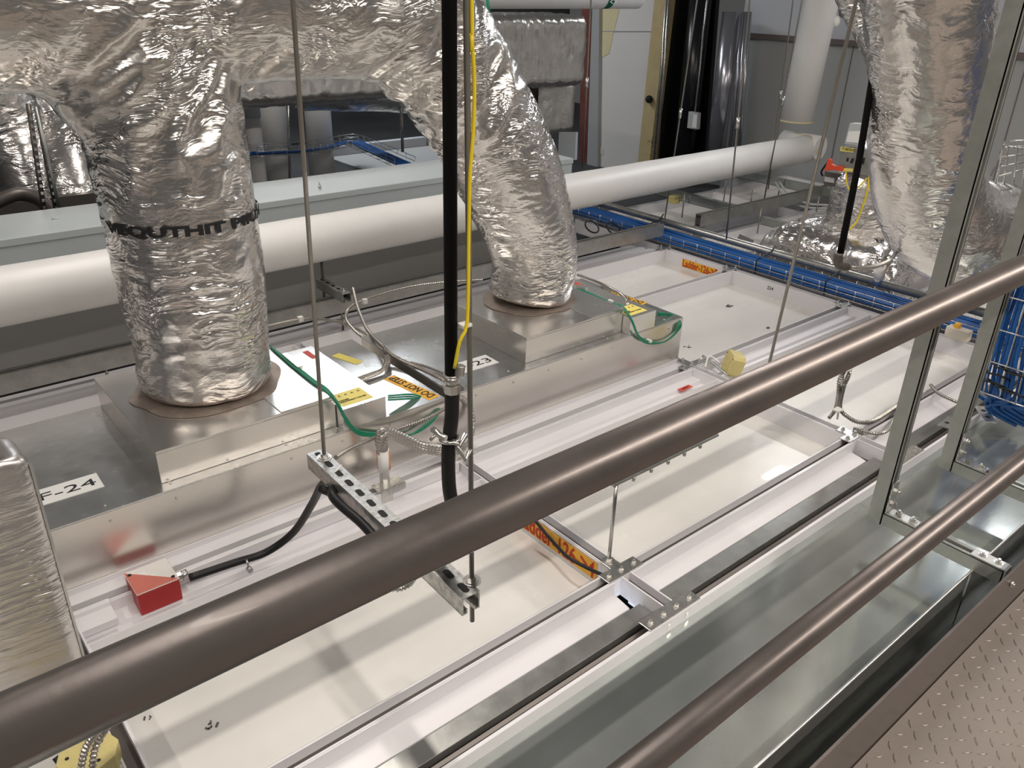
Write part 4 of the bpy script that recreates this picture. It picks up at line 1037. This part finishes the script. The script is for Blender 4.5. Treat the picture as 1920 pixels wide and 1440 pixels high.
hose([at(172, 1455, z=.06), at(178, 1405, z=.09), at(195, 1372, z=.12), at(218, 1345, z=.16), at(245, 1325, z=.2)], .0075, 'ribbed conduit over the octagonal yellow box, right strand', 'conduit', 'conduits at the bottom left')
hose([at(103, 1420, z=.0), at(112, 1432, z=-.01), at(128, 1460, z=-.02)], .006, 'black cable on the grid rail at the bottom left corner', 'cable', None, 'rubber', False, name='black_cable')

# ================================================================ blue cable tray
def wire_tray(path, width, height, label, rung=.05, upd=(0, 0, 1)):
    P = resample(path, rung); up = Vector(upd)
    mb = MB(); R_ = .0022; N = len(P)
    sides = []
    for i in range(N):
        tdir = (P[min(i + 1, N - 1)] - P[max(i - 1, 0)]).normalized(); s_ = tdir.cross(up).normalized(); u_ = s_.cross(tdir)
        sides.append((s_, u_))
    for (a, b) in ((-.5, 0), (-.25, 0), (0, 0), (.25, 0), (.5, 0), (-.5, .5), (.5, .5), (-.5, 1), (.5, 1)):
        mb.tube([P[i] + sides[i][0] * a * width + sides[i][1] * b * height for i in range(N)], R_, 6)
    for i in range(0, N, 2):
        s_, u_ = sides[i]
        mb.tube([P[i] - s_ * width / 2 + u_ * height, P[i] - s_ * width / 2, P[i] + s_ * width / 2, P[i] + s_ * width / 2 + u_ * height], R_, 6)
    return tag(mb.build('wire_mesh_tray', M['zinc']), label, 'cable tray')
TP = [Vector((3.975, 4.35, .035)), Vector((3.975, 3.0, .035)), Vector((3.975, 1.0, .035))]
wire_tray([(3.975, 4.6, .012), (3.975, 1.0, .012)], .20, .055, 'wire mesh cable tray full of blue cables beside the white panels', .05)
nb = 26
for k in range(nb):
    off = -.085 + .17 * ((k * 7) % nb) / nb; zl = .02 + .007 * (k % 4)
    P = []
    for i in range(24):
        y = 4.6 - i * .158
        P.append(Vector((3.975 + off + .008 * noise.noise(Vector((k * 3.1, y * 1.5, 0))), y, zl + .005 * noise.noise(Vector((k, y * 2, 5))))))
    tag(MB().tube(spline(P, 2), .0048, 6).build('blue_cable', M['blue']), 'blue data cable lying in the wire mesh tray', 'cable', 'blue cables in the horizontal tray')
tag(MB().tube([(4.085, 4.5, .075), (4.085, 4.0, .075), (4.085, 1.0, .075)], .022, 16).build('steel_conduit', M['galv_dark']), 'thick grey conduit running along the far side of the blue cable tray', 'conduit')
tag(MB().cyl((4.085, 3.98, .075), (4.085, 4.06, .075), .028, n=18).build('conduit_coupling', M['zinc']), 'wider coupling on the grey conduit near the white pipe', 'coupling')
for k, y in enumerate((2.46, 2.03, 3.3)):
    P = [Vector((3.88, y, .0)), Vector((3.87, y, .075)), Vector((3.93, y + .01, .082)), Vector((4.06, y + .03, .09)), Vector((4.09, y + .03, .12))]
    tag(MB().tube(P, .004, 6).build('black_tie', M['rubber']), 'black tie across the blue cables, ' + ('near the pencilled number', 'right of the middle', 'near the white pipe')[k], 'cable tie', None)
for k, (px, py) in enumerate(((1110, 425), (1150, 428))):
    c = at(px, py, z=0.03)
    P = [c + Vector((.05 * math.cos(a), .05 * math.sin(a) * .8, .03 * math.sin(a * 1.0))) for a in [i * PI / 8 for i in range(36)]]
    tag(MB().tube(P, .005, 6).build('coiled_cable', M['rubber']), 'black coiled cable hanging under the tray, ' + ('left' if k == 0 else 'right'), 'cable')
t = Thing('pale_block', tuple(at(1797, 625, z=.05)), 'pale block with an orange tab on the blue cable tray between the strut posts', 'block')
c = at(1797, 625, z=.055)
t.part(MB().obox(c, (.05, .10, .05)), 'body', M['wood'], .003); t.part(MB().obox(c + Vector((0, .012, .03)), (.03, .02, .03)), 'tab', M['orange'])

# vertical tray at right
XV = 3.05
vt0, vt1 = at(1858, 735, x=XV), at(1905, 470, x=XV)
P = [at(1880, 742, x=XV), at(1900, 660, x=XV), at(1928, 570, x=XV), at(1985, 420, x=XV), at(2060, 230, x=XV), reach(at(1985, 420, x=XV), at(2060, 230, x=XV), 2.2)]
t = Thing('wire_mesh_ladder', tuple(P[0]), 'upright wire mesh tray holding blue cables at the right frame edge', 'cable tray')
mb = MB(); sd = Vector((.0, 1, 0)); 
Pv = resample(P, .04)
for a in (-.11, -.055, 0, .055, .11): mb.tube([p + sd * a + Vector((-.03, 0, 0)) for p in Pv], .0028, 6)
for i in range(0, len(Pv), 3): mb.tube([Pv[i] + sd * .12 + Vector((-.03, 0, 0)), Pv[i] - sd * .12 + Vector((-.03, 0, 0))], .0028, 6)
t.part(mb, 'mesh', M['zinc'])
for k in range(16):
    a = -.10 + .20 * (k / 15)
    Q = [p + sd * (a + .01 * noise.noise(Vector((k, i * .4, 0)))) + Vector((.010 * (k % 3), 0, 0)) for i, p in enumerate(P)]
    dn = at(1850 + (k % 5) * 14, 752 + (k % 3) * 6, x=XV + .08)
    Q = [dn + Vector((.05, -.1, -.05)), dn] + Q
    tag(MB().tube(spline(Q, 5), .0072, 7).build('blue_cable', M['blue']), 'blue data cable running up the wire mesh at the right frame edge', 'cable', 'blue cables in the upright tray')
for k, (px, py) in enumerate(((1868, 700), (1862, 715), (1885, 690), (1905, 700), (1880, 725), (1900, 735))):
    c = at(px, py, x=XV - .02)
    tag(MB().tube([c + Vector((0, .05, .01)), c + Vector((-.02, .02, 0)), c + Vector((-.02, -.02, .005)), c + Vector((0, -.05, -.01))], .004, 6).build('black_tie', M['rubber']), 'black tie at the foot of the upright blue cables', 'cable tie', 'black ties on the upright blue cables')
# wire basket far right
t = Thing('wire_basket', (3.4, .9, .8), 'wire basket tray end behind the rear post at the upper right', 'cable tray')
mb = MB()
bx = [at(1868, 345, x=3.3), at(1880, 272, x=3.3), at(1950, 285, x=3.3)]
mb.tube(bx, .004, 6); mb.tube([at(1858, 330, x=3.6), at(1885, 265, x=3.6), at(1950, 262, x=3.6)], .004, 6)
for k in range(4): mb.tube([at(1872 + k * 3, 330 - k * 18, x=3.3), at(1950, 310 - k * 12, x=3.6)], .0035, 6)
for k in range(3): mb.tube([at(1890 + k * 18, 275, x=3.3), at(1882 + k * 18, 345, x=3.45), at(1900 + k * 18, 355, x=3.6)], .0035, 6)
t.part(mb, 'mesh', M['zinc'])

# ================================================================ right black pipe with elbow and hoses
t = Thing('black_drain_pipe', tuple(at(1573, 480, y=1.42)), 'black pipe with elbow hanging in front of the foil blanket', 'pipe')
t.part(MB().tube([at(1575, 478, y=1.42), at(1611, 300, y=1.42), at(1650, 60, y=1.42), reach(at(1575, 478, y=1.42), at(1650, 60, y=1.42), 2.4)], [.0125, .0115, .0115, .0115], 20), 'pipe', M['black'])
el = [at(1574, 474, y=1.42), at(1571, 490, y=1.42), at(1576, 499, y=1.41), at(1588, 501, y=1.40)]
t.part(MB().tube(spline(el, 4), [.0165] * 13, 16), 'elbow', M['slot']); 
t.part(MB().tube([at(1576, 474, y=1.42), at(1575, 479, y=1.42)], .0185, 18), 'collar', M['nylon'])
hose([at(1587, 500, y=1.40), at(1608, 502, y=1.38), at(1640, 500, y=1.37), at(1668, 488, y=1.37), at(1682, 470, y=1.38)], .0085, 'braided hose leaving the elbow of the black pipe to the right', 'hose', None, 'braid', True, .008, name='braided_hose')
hose([at(1652, 500, y=1.52), at(1660, 480, y=1.52), at(1668, 466, y=1.5), at(1680, 460, y=1.5)], .011, 'second braided hose bending over the foil blanket', 'hose', None, 'braid', True, .008, name='braided_hose')
t = Thing('hose_fitting', tuple(at(1645, 530, z=.05)), 'taped hose fitting with orange stripe at the corner of the foil blanket', 'fitting')
a, b = at(1645, 530, y=1.80), at(1652, 500, y=1.74)
t.part(MB().cyl(a, a.lerp(b, .4), .022, n=16), 'body', M['zinc']); t.part(MB().cyl(a.lerp(b, .4), b, .023, n=18), 'white_tape', M['paper'])
t.part(MB().cyl(a.lerp(b, .4) + Vector((.014, -.01, 0)), b + Vector((.014, -.01, 0)), .012, n=12), 'orange_tape', M['orange2'])

# control device above the blanket
t = Thing('damper_actuator', tuple(at(1600, 330, x=4.45)), 'grey damper actuator with red handle and yellow labels above the foil blanket', 'actuator')
def face(mbx, corners, depth, x):
    ps = [at(*c, x=x) for c in corners]; n_ = len(ps)
    qs = [p + Vector((depth, 0, 0)) for p in ps]
    mbx.add(ps + qs, [tuple(range(n_))] + [tuple(range(n_, 2 * n_))[::-1]] + [(k, k + n_, (k + 1) % n_ + n_, (k + 1) % n_) for k in range(n_)]); return mbx
X_ = 4.40
t.part(face(MB(), [(1593, 231), (1618, 233), (1610, 273), (1583, 270)], .06, X_), 'upper_box', M['device'], .002)
t.part(face(MB(), [(1592, 246), (1615, 246), (1609, 268), (1587, 266)], -.004, X_), 'face_plate', M['paper'])
t.part(face(MB(), [(1577, 275), (1630, 280), (1626, 330), (1570, 320)], .08, X_ + .002), 'main_box', M['galv_dark'], .002)
sl = MB(); face(sl, [(1588, 296), (1591, 296), (1590, 303), (1587, 303)], -.003, X_); face(sl, [(1597, 297), (1601, 297), (1598, 306), (1594, 306)], -.003, X_); face(sl, [(1618, 296), (1622, 296), (1619, 308), (1615, 308)], -.003, X_)
t.part(sl, 'opening', M['hole'])
t.part(face(MB(), [(1577, 275), (1602, 278), (1601, 286), (1576, 283)], -.004, X_), 'yellow_label', M['yellow'])
t.part(face(MB(), [(1583, 315), (1600, 316), (1599, 322), (1582, 321)], -.006, X_), 'yellow_label', M['yellow'])
a = at(1578, 281, x=X_ - .005)
text_mesh('VT-B0770TR', .022, M['ink'], a - t.b, (0, -1, 0), (0, 0, 1), t.e, 'label_text', width=.075)
t.part(face(MB(), [(1556, 297), (1561, 298), (1562, 307), (1568, 310), (1583, 312), (1582, 321), (1566, 318), (1548, 320), (1551, 313)], -.02, X_), 'red_handle', M['redhandle'], .002)
t.part(face(MB(), [(1546, 321), (1576, 326), (1573, 352), (1544, 347)], .08, X_ + .05), 'motor', M['slot'], .003)
t.part(face(MB(), [(1547, 331), (1565, 334), (1564, 343), (1546, 340)], -.004, X_ + .05), 'motor_label', M['device'])
hose([at(1558, 300, x=4.5), at(1551, 306, x=4.5), at(1540, 322, x=4.5), at(1543, 330, x=4.5)], .006, 'black lead beside the red handle', 'wire', None, 'rubber', False, name='black_lead')
hose([at(1635, 300, x=4.3), at(1630, 330, x=4.3), at(1626, 360, x=4.3), at(1618, 385, x=4.3), at(1606, 415, x=4.3), at(1593, 430, x=4.25)], .005, 'yellow wire hanging down over the foil neck', 'wire', 'yellow wires on the foil neck', 'yellow_wire', False, name='yellow_wire')
hose([at(1586, 322, x=4.35), at(1588, 345, x=4.35), at(1596, 358, x=4.35), at(1612, 348, x=4.35), at(1625, 335, x=4.35)], .004, 'yellow wire looping below the actuator', 'wire', 'yellow wires on the foil neck', 'yellow_wire', False, name='yellow_wire')

# far struts over the second grid
def far_strut(a, b, label, h_=.041, mt='galv'):
    t_ = Thing('far_strut', tuple(a), label, 'strut', 'galvanised struts over the far grid')
    mb = MB(); hollow_strut(mb, a, b, (0, 0, 1), .041, h_); t_.part(mb, 'channel', M[mt])
far_strut(Vector((4.55, 3.95, .16)), Vector((4.55, 3.11, .16)), 'galvanised strut crossing the far grid below the white pipe', .06)
far_strut(Vector((5.55, 3.95, .16)), Vector((5.55, 2.75, .16)), 'galvanised strut near the far wall behind the hanging rods', .06)
far_strut(Vector((4.75, 3.02, .075)), Vector((4.75, 2.80, .075)), 'dark strut stub under the galvanised beam', .05, 'strut')
for k, (X, Y) in enumerate(((4.50, 3.5), (4.6, 2.95), (5.0, 3.3), (5.2, 2.9), (5.5, 3.4), (5.1, 3.6))):
    rod((X, Y, -.0), (X, Y, .17), .005, 'short threaded rod in the far grid', 'short rods of the far grid')
hose([Vector((5.35, 3.35, .17)), Vector((5.3, 3.2, .08)), Vector((5.25, 3.0, .07)), Vector((5.3, 2.7, .12))], .008, 'grey cable sagging over the far grid', 'cable', 'grey cables over the far grid', 'device', False, name='grey_cable')
hose([Vector((5.37, 3.33, .17)), Vector((5.33, 3.2, .11)), Vector((5.28, 3.0, .09)), Vector((5.33, 2.7, .14))], .008, 'grey cable sagging over the far grid', 'cable', 'grey cables over the far grid', 'device', False, name='grey_cable')
c = at(1398, 452, z=.0)
tag(MB().obox(c + Vector((0, 0, .012)), (.09, .10, .004), Matrix.Rotation(.5, 3, 'Z') @ Matrix.Rotation(.3, 3, 'X')).build('dark_scrap', M['slot']), 'dark folded scrap of sheet beside the blue cable tray', 'scrap')
c = at(1264, 374, y=3.6)
tag(MB().obox(c, (.06, .06, .05)).build('junction_box', M['boxyellow'], None, .003), 'small yellow box under the white pipe', 'junction box')

# ================================================================ cream board, columns, things at the far corner
XC = 6.2
def wallrect(c4, x, depth, mt, name, label, cat, bevel=0):
    ps = [at(*c, x=x) for c in c4]; qs = [p + Vector((depth, 0, 0)) for p in ps]; n_ = len(ps)
    return tag(MB().add(ps + qs, [tuple(range(n_)), tuple(range(n_, 2 * n_))[::-1]] + [(k, k + n_, (k + 1) % n_ + n_, (k + 1) % n_) for k in range(n_)]).build(name, M[mt], None, bevel), label, cat)
wallrect([(1122, -30), (1232, -30), (1196, 320), (1110, 320)], XC, .05, 'cream', 'cream_board', 'cream coloured wall board behind the white pipe, crossed by shadows', 'board')
wallrect([(1124, 14), (1162, 14), (1150, 62), (1142, 100), (1121, 112)], XC - .004, .003, 'creamyellow', 'stain_patch', 'yellowed patch at the upper left of the cream board', 'stain')
wallrect([(1122, 58), (1226, 58), (1226, 59.5), (1122, 59.5)], XC - .006, .003, 'wallgrey', 'board_seam', 'thin seam across the cream board', 'seam')
wallrect([(1230, -30), (1256, -30), (1216, 320), (1194, 320)], XC - .06, .1, 'rust', 'steel_angle', 'yellowed steel angle with rusty stains beside the cream board', 'steel angle')
wallrect([(1112, -30), (1124, -30), (1120, 320), (1100, 320)], XC - .04, .09, 'wallgrey', 'grey_edge_strip', 'narrow grey edge strip left of the cream board', 'edge strip')
wallrect([(1092, -30), (1110, -30), (1106, 320), (1085, 320)], XC, .1, 'redsteel', 'steel_column', 'red oxide steel column left of the cream board', 'column')
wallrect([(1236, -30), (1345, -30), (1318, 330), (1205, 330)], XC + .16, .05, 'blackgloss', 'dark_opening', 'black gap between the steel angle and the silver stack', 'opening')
a0, a1 = at(1278, 340, x=XC + .05), at(1318, -40, x=XC + .05)
tag(MB().cyl(a0, a1, .10, n=40).build('black_column', M['blackgloss']), 'glossy black round column behind the white pipe', 'column')
a0, a1 = at(1338, 320, x=XC), at(1374, 22, x=XC)
tag(MB().cyl(a0, a1, .085, n=40).build('silver_stack', M['silverstack']), 'bright silver vertical pipe right of the black column', 'pipe')
for k in range(3):
    a0, a1 = at(1366 + 9 * k, 310, x=XC), at(1394 + 6 * k, 22, x=XC)
    tag(MB().cyl(a0, a1, .018, n=12).build('silver_pipe', M['silverstack']), ('left', 'middle', 'right')[k] + ' of three slim silver pipes beside the silver stack', 'pipe', 'slim silver pipes')
t = Thing('switch_box', tuple(at(1298, 240, x=XC - .1)), 'grey switch box with white plate on the black column', 'switch')
t.part(face(MB(), [(1291, 209), (1308, 212), (1306, 243), (1288, 240)], .05, XC - .1), 'box', M['device'], .003)
t.part(face(MB(), [(1301, 215), (1308, 216), (1306, 240), (1298, 239)], -.006, XC - .1), 'plate', M['paper'])
tag(MB().tube([at(1303, 210, x=XC - .09), at(1312, 130, x=XC - .09), at(1318, 60, x=XC - .09), at(1330, -30, x=XC - .09)], .008, 8).build('steel_conduit', M['zinc']), 'thin conduit rising from the switch box', 'conduit')
for k, (a, b) in enumerate((((1226, 300), (1252, -30)), ((1233, 300), (1256, -30)))):
    tag(MB().tube([at(*a, x=XC - .15), at(*b, x=XC - .15)], .011, 8).build('steel_conduit', M['zinc']), ('left', 'right')[k] + ' of two thin conduits beside the steel angle', 'conduit', 'conduits beside the steel angle')
tag(MB().sphere(at(1217, 186, x=XC - .09), .035, 8).build('burnt_knot', M['hole']), 'dark burnt hole on the steel angle', 'stain')
wallrect([(1116, 273), (1131, 277), (1131, 291), (1116, 286)], XC - .005, .004, 'wood', 'board_notch', 'small tan notch at the foot of the cream board', 'patch')
# sprinkler gadget
t = Thing('sprinkler_head', tuple(at(1575, 20, x=4.4)), 'black and blue sprinkler fitting with white cap at the top, left of the right duct', 'sprinkler')
t.part(face(MB(), [(1571, 3), (1585, 5), (1584, 12), (1570, 11)], .05, 4.4), 'bracket', M['hole'])
t.part(face(MB(), [(1585, 9), (1590, 12), (1591, 23), (1583, 22)], .05, 4.4), 'valve', M['blue'])
t.part(face(MB(), [(1572, 12), (1582, 14), (1584, 24), (1579, 34), (1573, 30)], .04, 4.4), 'body', M['slot'])
t.part(MB().sphere(at(1569, 40, x=4.4), .018, 8, 1.5), 'cap', M['nylon'])

# foil duct behind, and white pipe above it
t = Thing('insulated_duct', tuple(at(1000, 100, y=4.5)), 'flat foil wrapped duct in the background left of the cream board', 'duct')
def rounded_block(x0, x1, y0, y1, z0, z1, r_, seed, amp=.01):
    mb = MB(); pr = []
    for (cy, cz, a0) in ((y0 + r_, z0 + r_, PI), (y1 - r_, z0 + r_, 1.5 * PI), (y1 - r_, z1 - r_, 0), (y0 + r_, z1 - r_, .5 * PI)):
        for k in range(5): a = a0 + k * PI / 8; pr.append(Vector((0, cy + r_ * math.cos(a), cz + r_ * math.sin(a))))
    pr.append(pr[0].copy()); pr = resample(pr, .02)[:-1]; K = len(pr); N = int((x1 - x0) / .015); vs = []; fs = []; uvs = []
    cy, cz = (y0 + y1) / 2, (z0 + z1) / 2
    for i in range(N + 1):
        x = x0 + (x1 - x0) * i / N; e = max(0, (x - (x1 - r_)) / r_); sc = math.sqrt(max(0.05, 1 - e * e)) if e > 0 else 1
        sc = 1 - (1 - sc) * r_ / ((z1 - z0) / 2)
        for p in pr:
            q = Vector((x * 14, p.y * 5, p.z * 5 + seed)); c = (1 - 2 * abs(noise.noise(q))) + .6 * (1 - 2 * abs(noise.noise(q * 2.2)))
            o = Vector((0, p.y - cy, p.z - cz)); vs.append(Vector((x, cy, cz)) + o * sc * (1 + amp * c * 3))
    for i in range(N):
        for k in range(K): fs.append((i * K + k, (i + 1) * K + k, (i + 1) * K + (k + 1) % K, i * K + (k + 1) % K)); uvs.append([(k * .02, i * .015), (k * .02, i * .015 + .015), (k * .02 + .02, i * .015 + .015), (k * .02 + .02, i * .015)])
    mb.add(vs, fs, True, uvs); mb.f.append([N * K + k for k in range(K)]); mb.sm.append(True)
    return mb
pA = at(1100, 160, y=4.6); pB = at(1100, 30, y=4.6)
t.part(rounded_block(1.2, pA.x, 4.6, 5.1, pA.z, pB.z, .07, 1), 'main_body', M['foil_smooth'])
pC = at(1078, 250, y=4.75)
t.part(rounded_block(at(1008, 200, y=4.75).x, pC.x, 4.75, 5.0, pC.z, pA.z + .02, .06, 4), 'lower_body', M['foil_smooth'])
t = Thing('insulated_pipe', tuple(at(1000, 4, y=4.3)), 'white jacketed pipe with green banded arrows at the very top', 'pipe')
a, b = at(700, -12, y=4.35), at(1195, -8, y=4.35)
t.part(MB().cyl(Vector((1.0, 4.35, a.z)), Vector((b.x, 4.35, b.z)), .085, n=36), 'jacket', M['pvc'])
g0 = at(1132, 0, y=4.35); g0.z = b.z
gb = t.part(MB().cyl(g0 - Vector((.03, 0, 0)), g0 + Vector((.03, 0, 0)), .0865, n=36), 'arrow_band', M['greensign'])
text_mesh('<>\n<>', .06, M['paper'], g0 + Vector((-.03, -.089, .0)) - t.b, (1, 0, 0), (0, 0, 1), t.e, 'arrow')
tag(MB().tube([at(912, -30, y=3.2), at(916, 20, y=3.2), at(921, 70, y=3.2)], .008, 8).build('green_wire', M['green']), 'green wire hanging behind the slanting foil duct', 'wire')
wallrect([(1048, 248), (1080, 248), (1078, 300), (1046, 300)], 4.2, .02, 'cab', 'grey_duct_stub', 'grey duct stub below the background foil duct', 'duct')

# ================================================================ background left, seen under the overhead duct
def vpipe(px, y, r_, nm, z0=-.25, z1=1.3):
    p = at(px, 270, y=y)
    t_ = Thing('vertical_white_pipe', (p.x, y, z0), nm, 'pipe', 'white vertical pipes in the background hall')
    t_.part(MB().cyl((p.x, y, z0), (p.x, y, z1), r_, n=28), 'jacket', M['pvc'])
    t_.part(MB().cyl((p.x, y, .62), (p.x, y, .80), r_ * 1.06, n=28), 'collar', M['pvc'])
vpipe(475, 5.2, .062, 'white vertical pipe in the background, left of three')
vpipe(515, 6.0, .11, 'white vertical pipe in the background, middle of three')
vpipe(600, 6.2, .105, 'white vertical pipe in the background, right of three')
tag(MB().tube([at(543, 335, y=5.4), at(540, 180, y=5.4)], .008, 8).build('hanger_rod', M['zinc']), 'thin rod between the background white pipes', 'rod')
tag(MB().tube([at(755, 285, y=5.4), at(751, 175, y=5.4)], .012, 8).build('hanger_rod', M['zinc']), 'thin rod in the dark background under the overhead duct', 'rod')
tag(MB().box(2.6, 4.6, 8.4, 8.5, .25, .36).build('far_beam', M['cab']), 'pale far beam in the dark background', 'beam')
bm = at(800, 265, y=7.0)
tag(MB().box(bm.x - 1.2, bm.x, 7.0, 7.08, bm.z - .04, bm.z + .04).build('far_beam', M['wallup']), 'pale horizontal beam behind the blue tray in the background', 'beam')
tag(MB().obox(at(760, 300, y=6.2), (1.1, .8, .03)).build('far_ceiling_panel', M['wallgrey']), 'white panels in the background hall, painted grey to look dim', 'ceiling panel')  # grey colour stands in for the weak light on white panels
bt = [at(462, 292, y=5.0), at(560, 287, y=5.3), at(620, 278, y=5.8), at(660, 268, y=6.2), at(700, 285, y=5.6), at(760, 312, y=5.0)]
wire_tray(bt, .16, .06, 'wire mesh tray with blue cables winding through the background', .08)
for k in range(4):
    tag(MB().tube(spline([p + Vector((.03 * (k - 1.5), 0, .012)) for p in bt], 4), .010, 6).build('blue_cable', M['blue']), 'blue cable in the background tray', 'cable', 'blue cables in the background tray')
# two foil ducts at far left
t = Thing('insulated_duct', tuple(at(60, 300, y=4.6)), 'dark foil duct slanting down in the background at the left, behind the perforated strap', 'duct')
t.part(foil_tube(spline([at(-60, 120, y=4.8), at(20, 230, y=4.8), at(70, 330, y=4.7), at(110, 420, y=4.6)], 6), lambda s: .19, 21, 110, .012, .016), 'sleeve', M['foil'])
t = Thing('insulated_duct', tuple(at(150, 350, y=4.4)), 'dark foil duct in the background at the left, right of the perforated strap', 'duct')
t.part(foil_tube(spline([at(60, 150, y=4.9), at(105, 240, y=4.8), at(140, 320, y=4.6), at(150, 400, y=4.5)], 6), lambda s: .17, 22, 110, .012, .014), 'sleeve', M['foil'])
for k, (a, b) in enumerate((((53, 195), (82, 392)), ((68, 200), (105, 392)))):
    p, q = at(*a, y=3.9), at(*b, y=3.9)
    hl = MB()
    t = Thing('perforated_strap', tuple(q), ('left', 'right')[k] + ' perforated hanger strap behind the overhead duct', 'strap', 'perforated straps')
    d_ = (p - q); L = d_.length; d_.normalize()
    t.part(MB().tube([q, p], .012, 4), 'strap', M['slot'])
    for j in range(int(L / .03)):
        c = q + d_ * (j * .03 + .01); hl.obox(c + Vector((0, -.014, 0)), (.010, .004, .012))
    t.part(hl, 'perforation', M['zinc'])
p, q = at(67, 200, y=3.88), at(112, 395, y=3.88)
tag(MB().tube([p, q], .008, 4).build('steel_angle', M['strut']), 'slim steel angle beside the perforated straps', 'steel angle')
hose([at(-20, 385, y=4.1), at(30, 365, y=4.1), at(70, 372, y=4.1), at(100, 400, y=4.1)], .03, 'thick dark hose at the far left behind the cabinet', 'hose', None, 'slot', False, name='dark_hose')
tag(MB().tube([at(188, 300, y=4.0), at(196, 340, y=4.0), at(203, 385, y=4.0)], .008, 6).build('green_wire', M['green']), 'green wire hanging behind the front foil branch at the left', 'wire')
tag(MB().obox(at(20, 395, y=4.3), (1.2, .05, .08)).build('slotted_strut', M['slot']), 'dark slotted strut behind the cabinet at the far left', 'strut')
tag(MB().obox(at(140, 260, y=5.8), (.5, .06, .05)).build('slotted_strut', M['cab']), 'pale strut pieces behind the front foil branch', 'strut')
# dim foil duct under the trunk
t = Thing('insulated_duct', tuple(at(700, 185, y=5.5)), 'dim foil duct in the background just below the overhead duct', 'duct')
t.part(foil_tube([at(560, 160, y=5.5), at(720, 165, y=5.5), at(790, 168, y=5.5)], lambda s: .17, 23, 100, .015, .014, caps=True), 'sleeve', M['foil'])
decal(u24.e, 'warning_label', M['yellow'], at(622, 668, z=.2004) - u24.b, (.3, -1, 0), (1, .3, 0), .12, .035, label='yellow and black warning label')
for nm, p_, n_, sp in (('black specks and a flake on the panel below the top rail at the lower left', (395, 1360), 7, .012), ('two small black specks beside the guard rail at the lower left', (278, 1345), 3, .012),
                       ('dark dead leaf like debris on the panel left of the blue tray', (1368, 574), 16, .022), ('dark crumbs beside the long threaded rod', (1440, 615), 9, .012),
                       ('thin dark scribble like debris by the square yellow box', (1290, 650), 7, .018), ('small dark flake on the panel before the strut posts', (1640, 668), 3, .006)):
    mb = MB(); q = at(*p_, z=-.0795)
    for k in range(n_):
        cx, cy = q.x + random.uniform(-sp, sp), q.y + random.uniform(-sp * .7, sp * .7); r_ = random.uniform(.002, .007)
        mb.obox((cx, cy, q.z + .001), (r_ * 2, r_ * .7, .002), Matrix.Rotation(random.random() * 3, 3, 'Z'))
    tag(mb.build('debris', M['slot']), nm, 'debris')
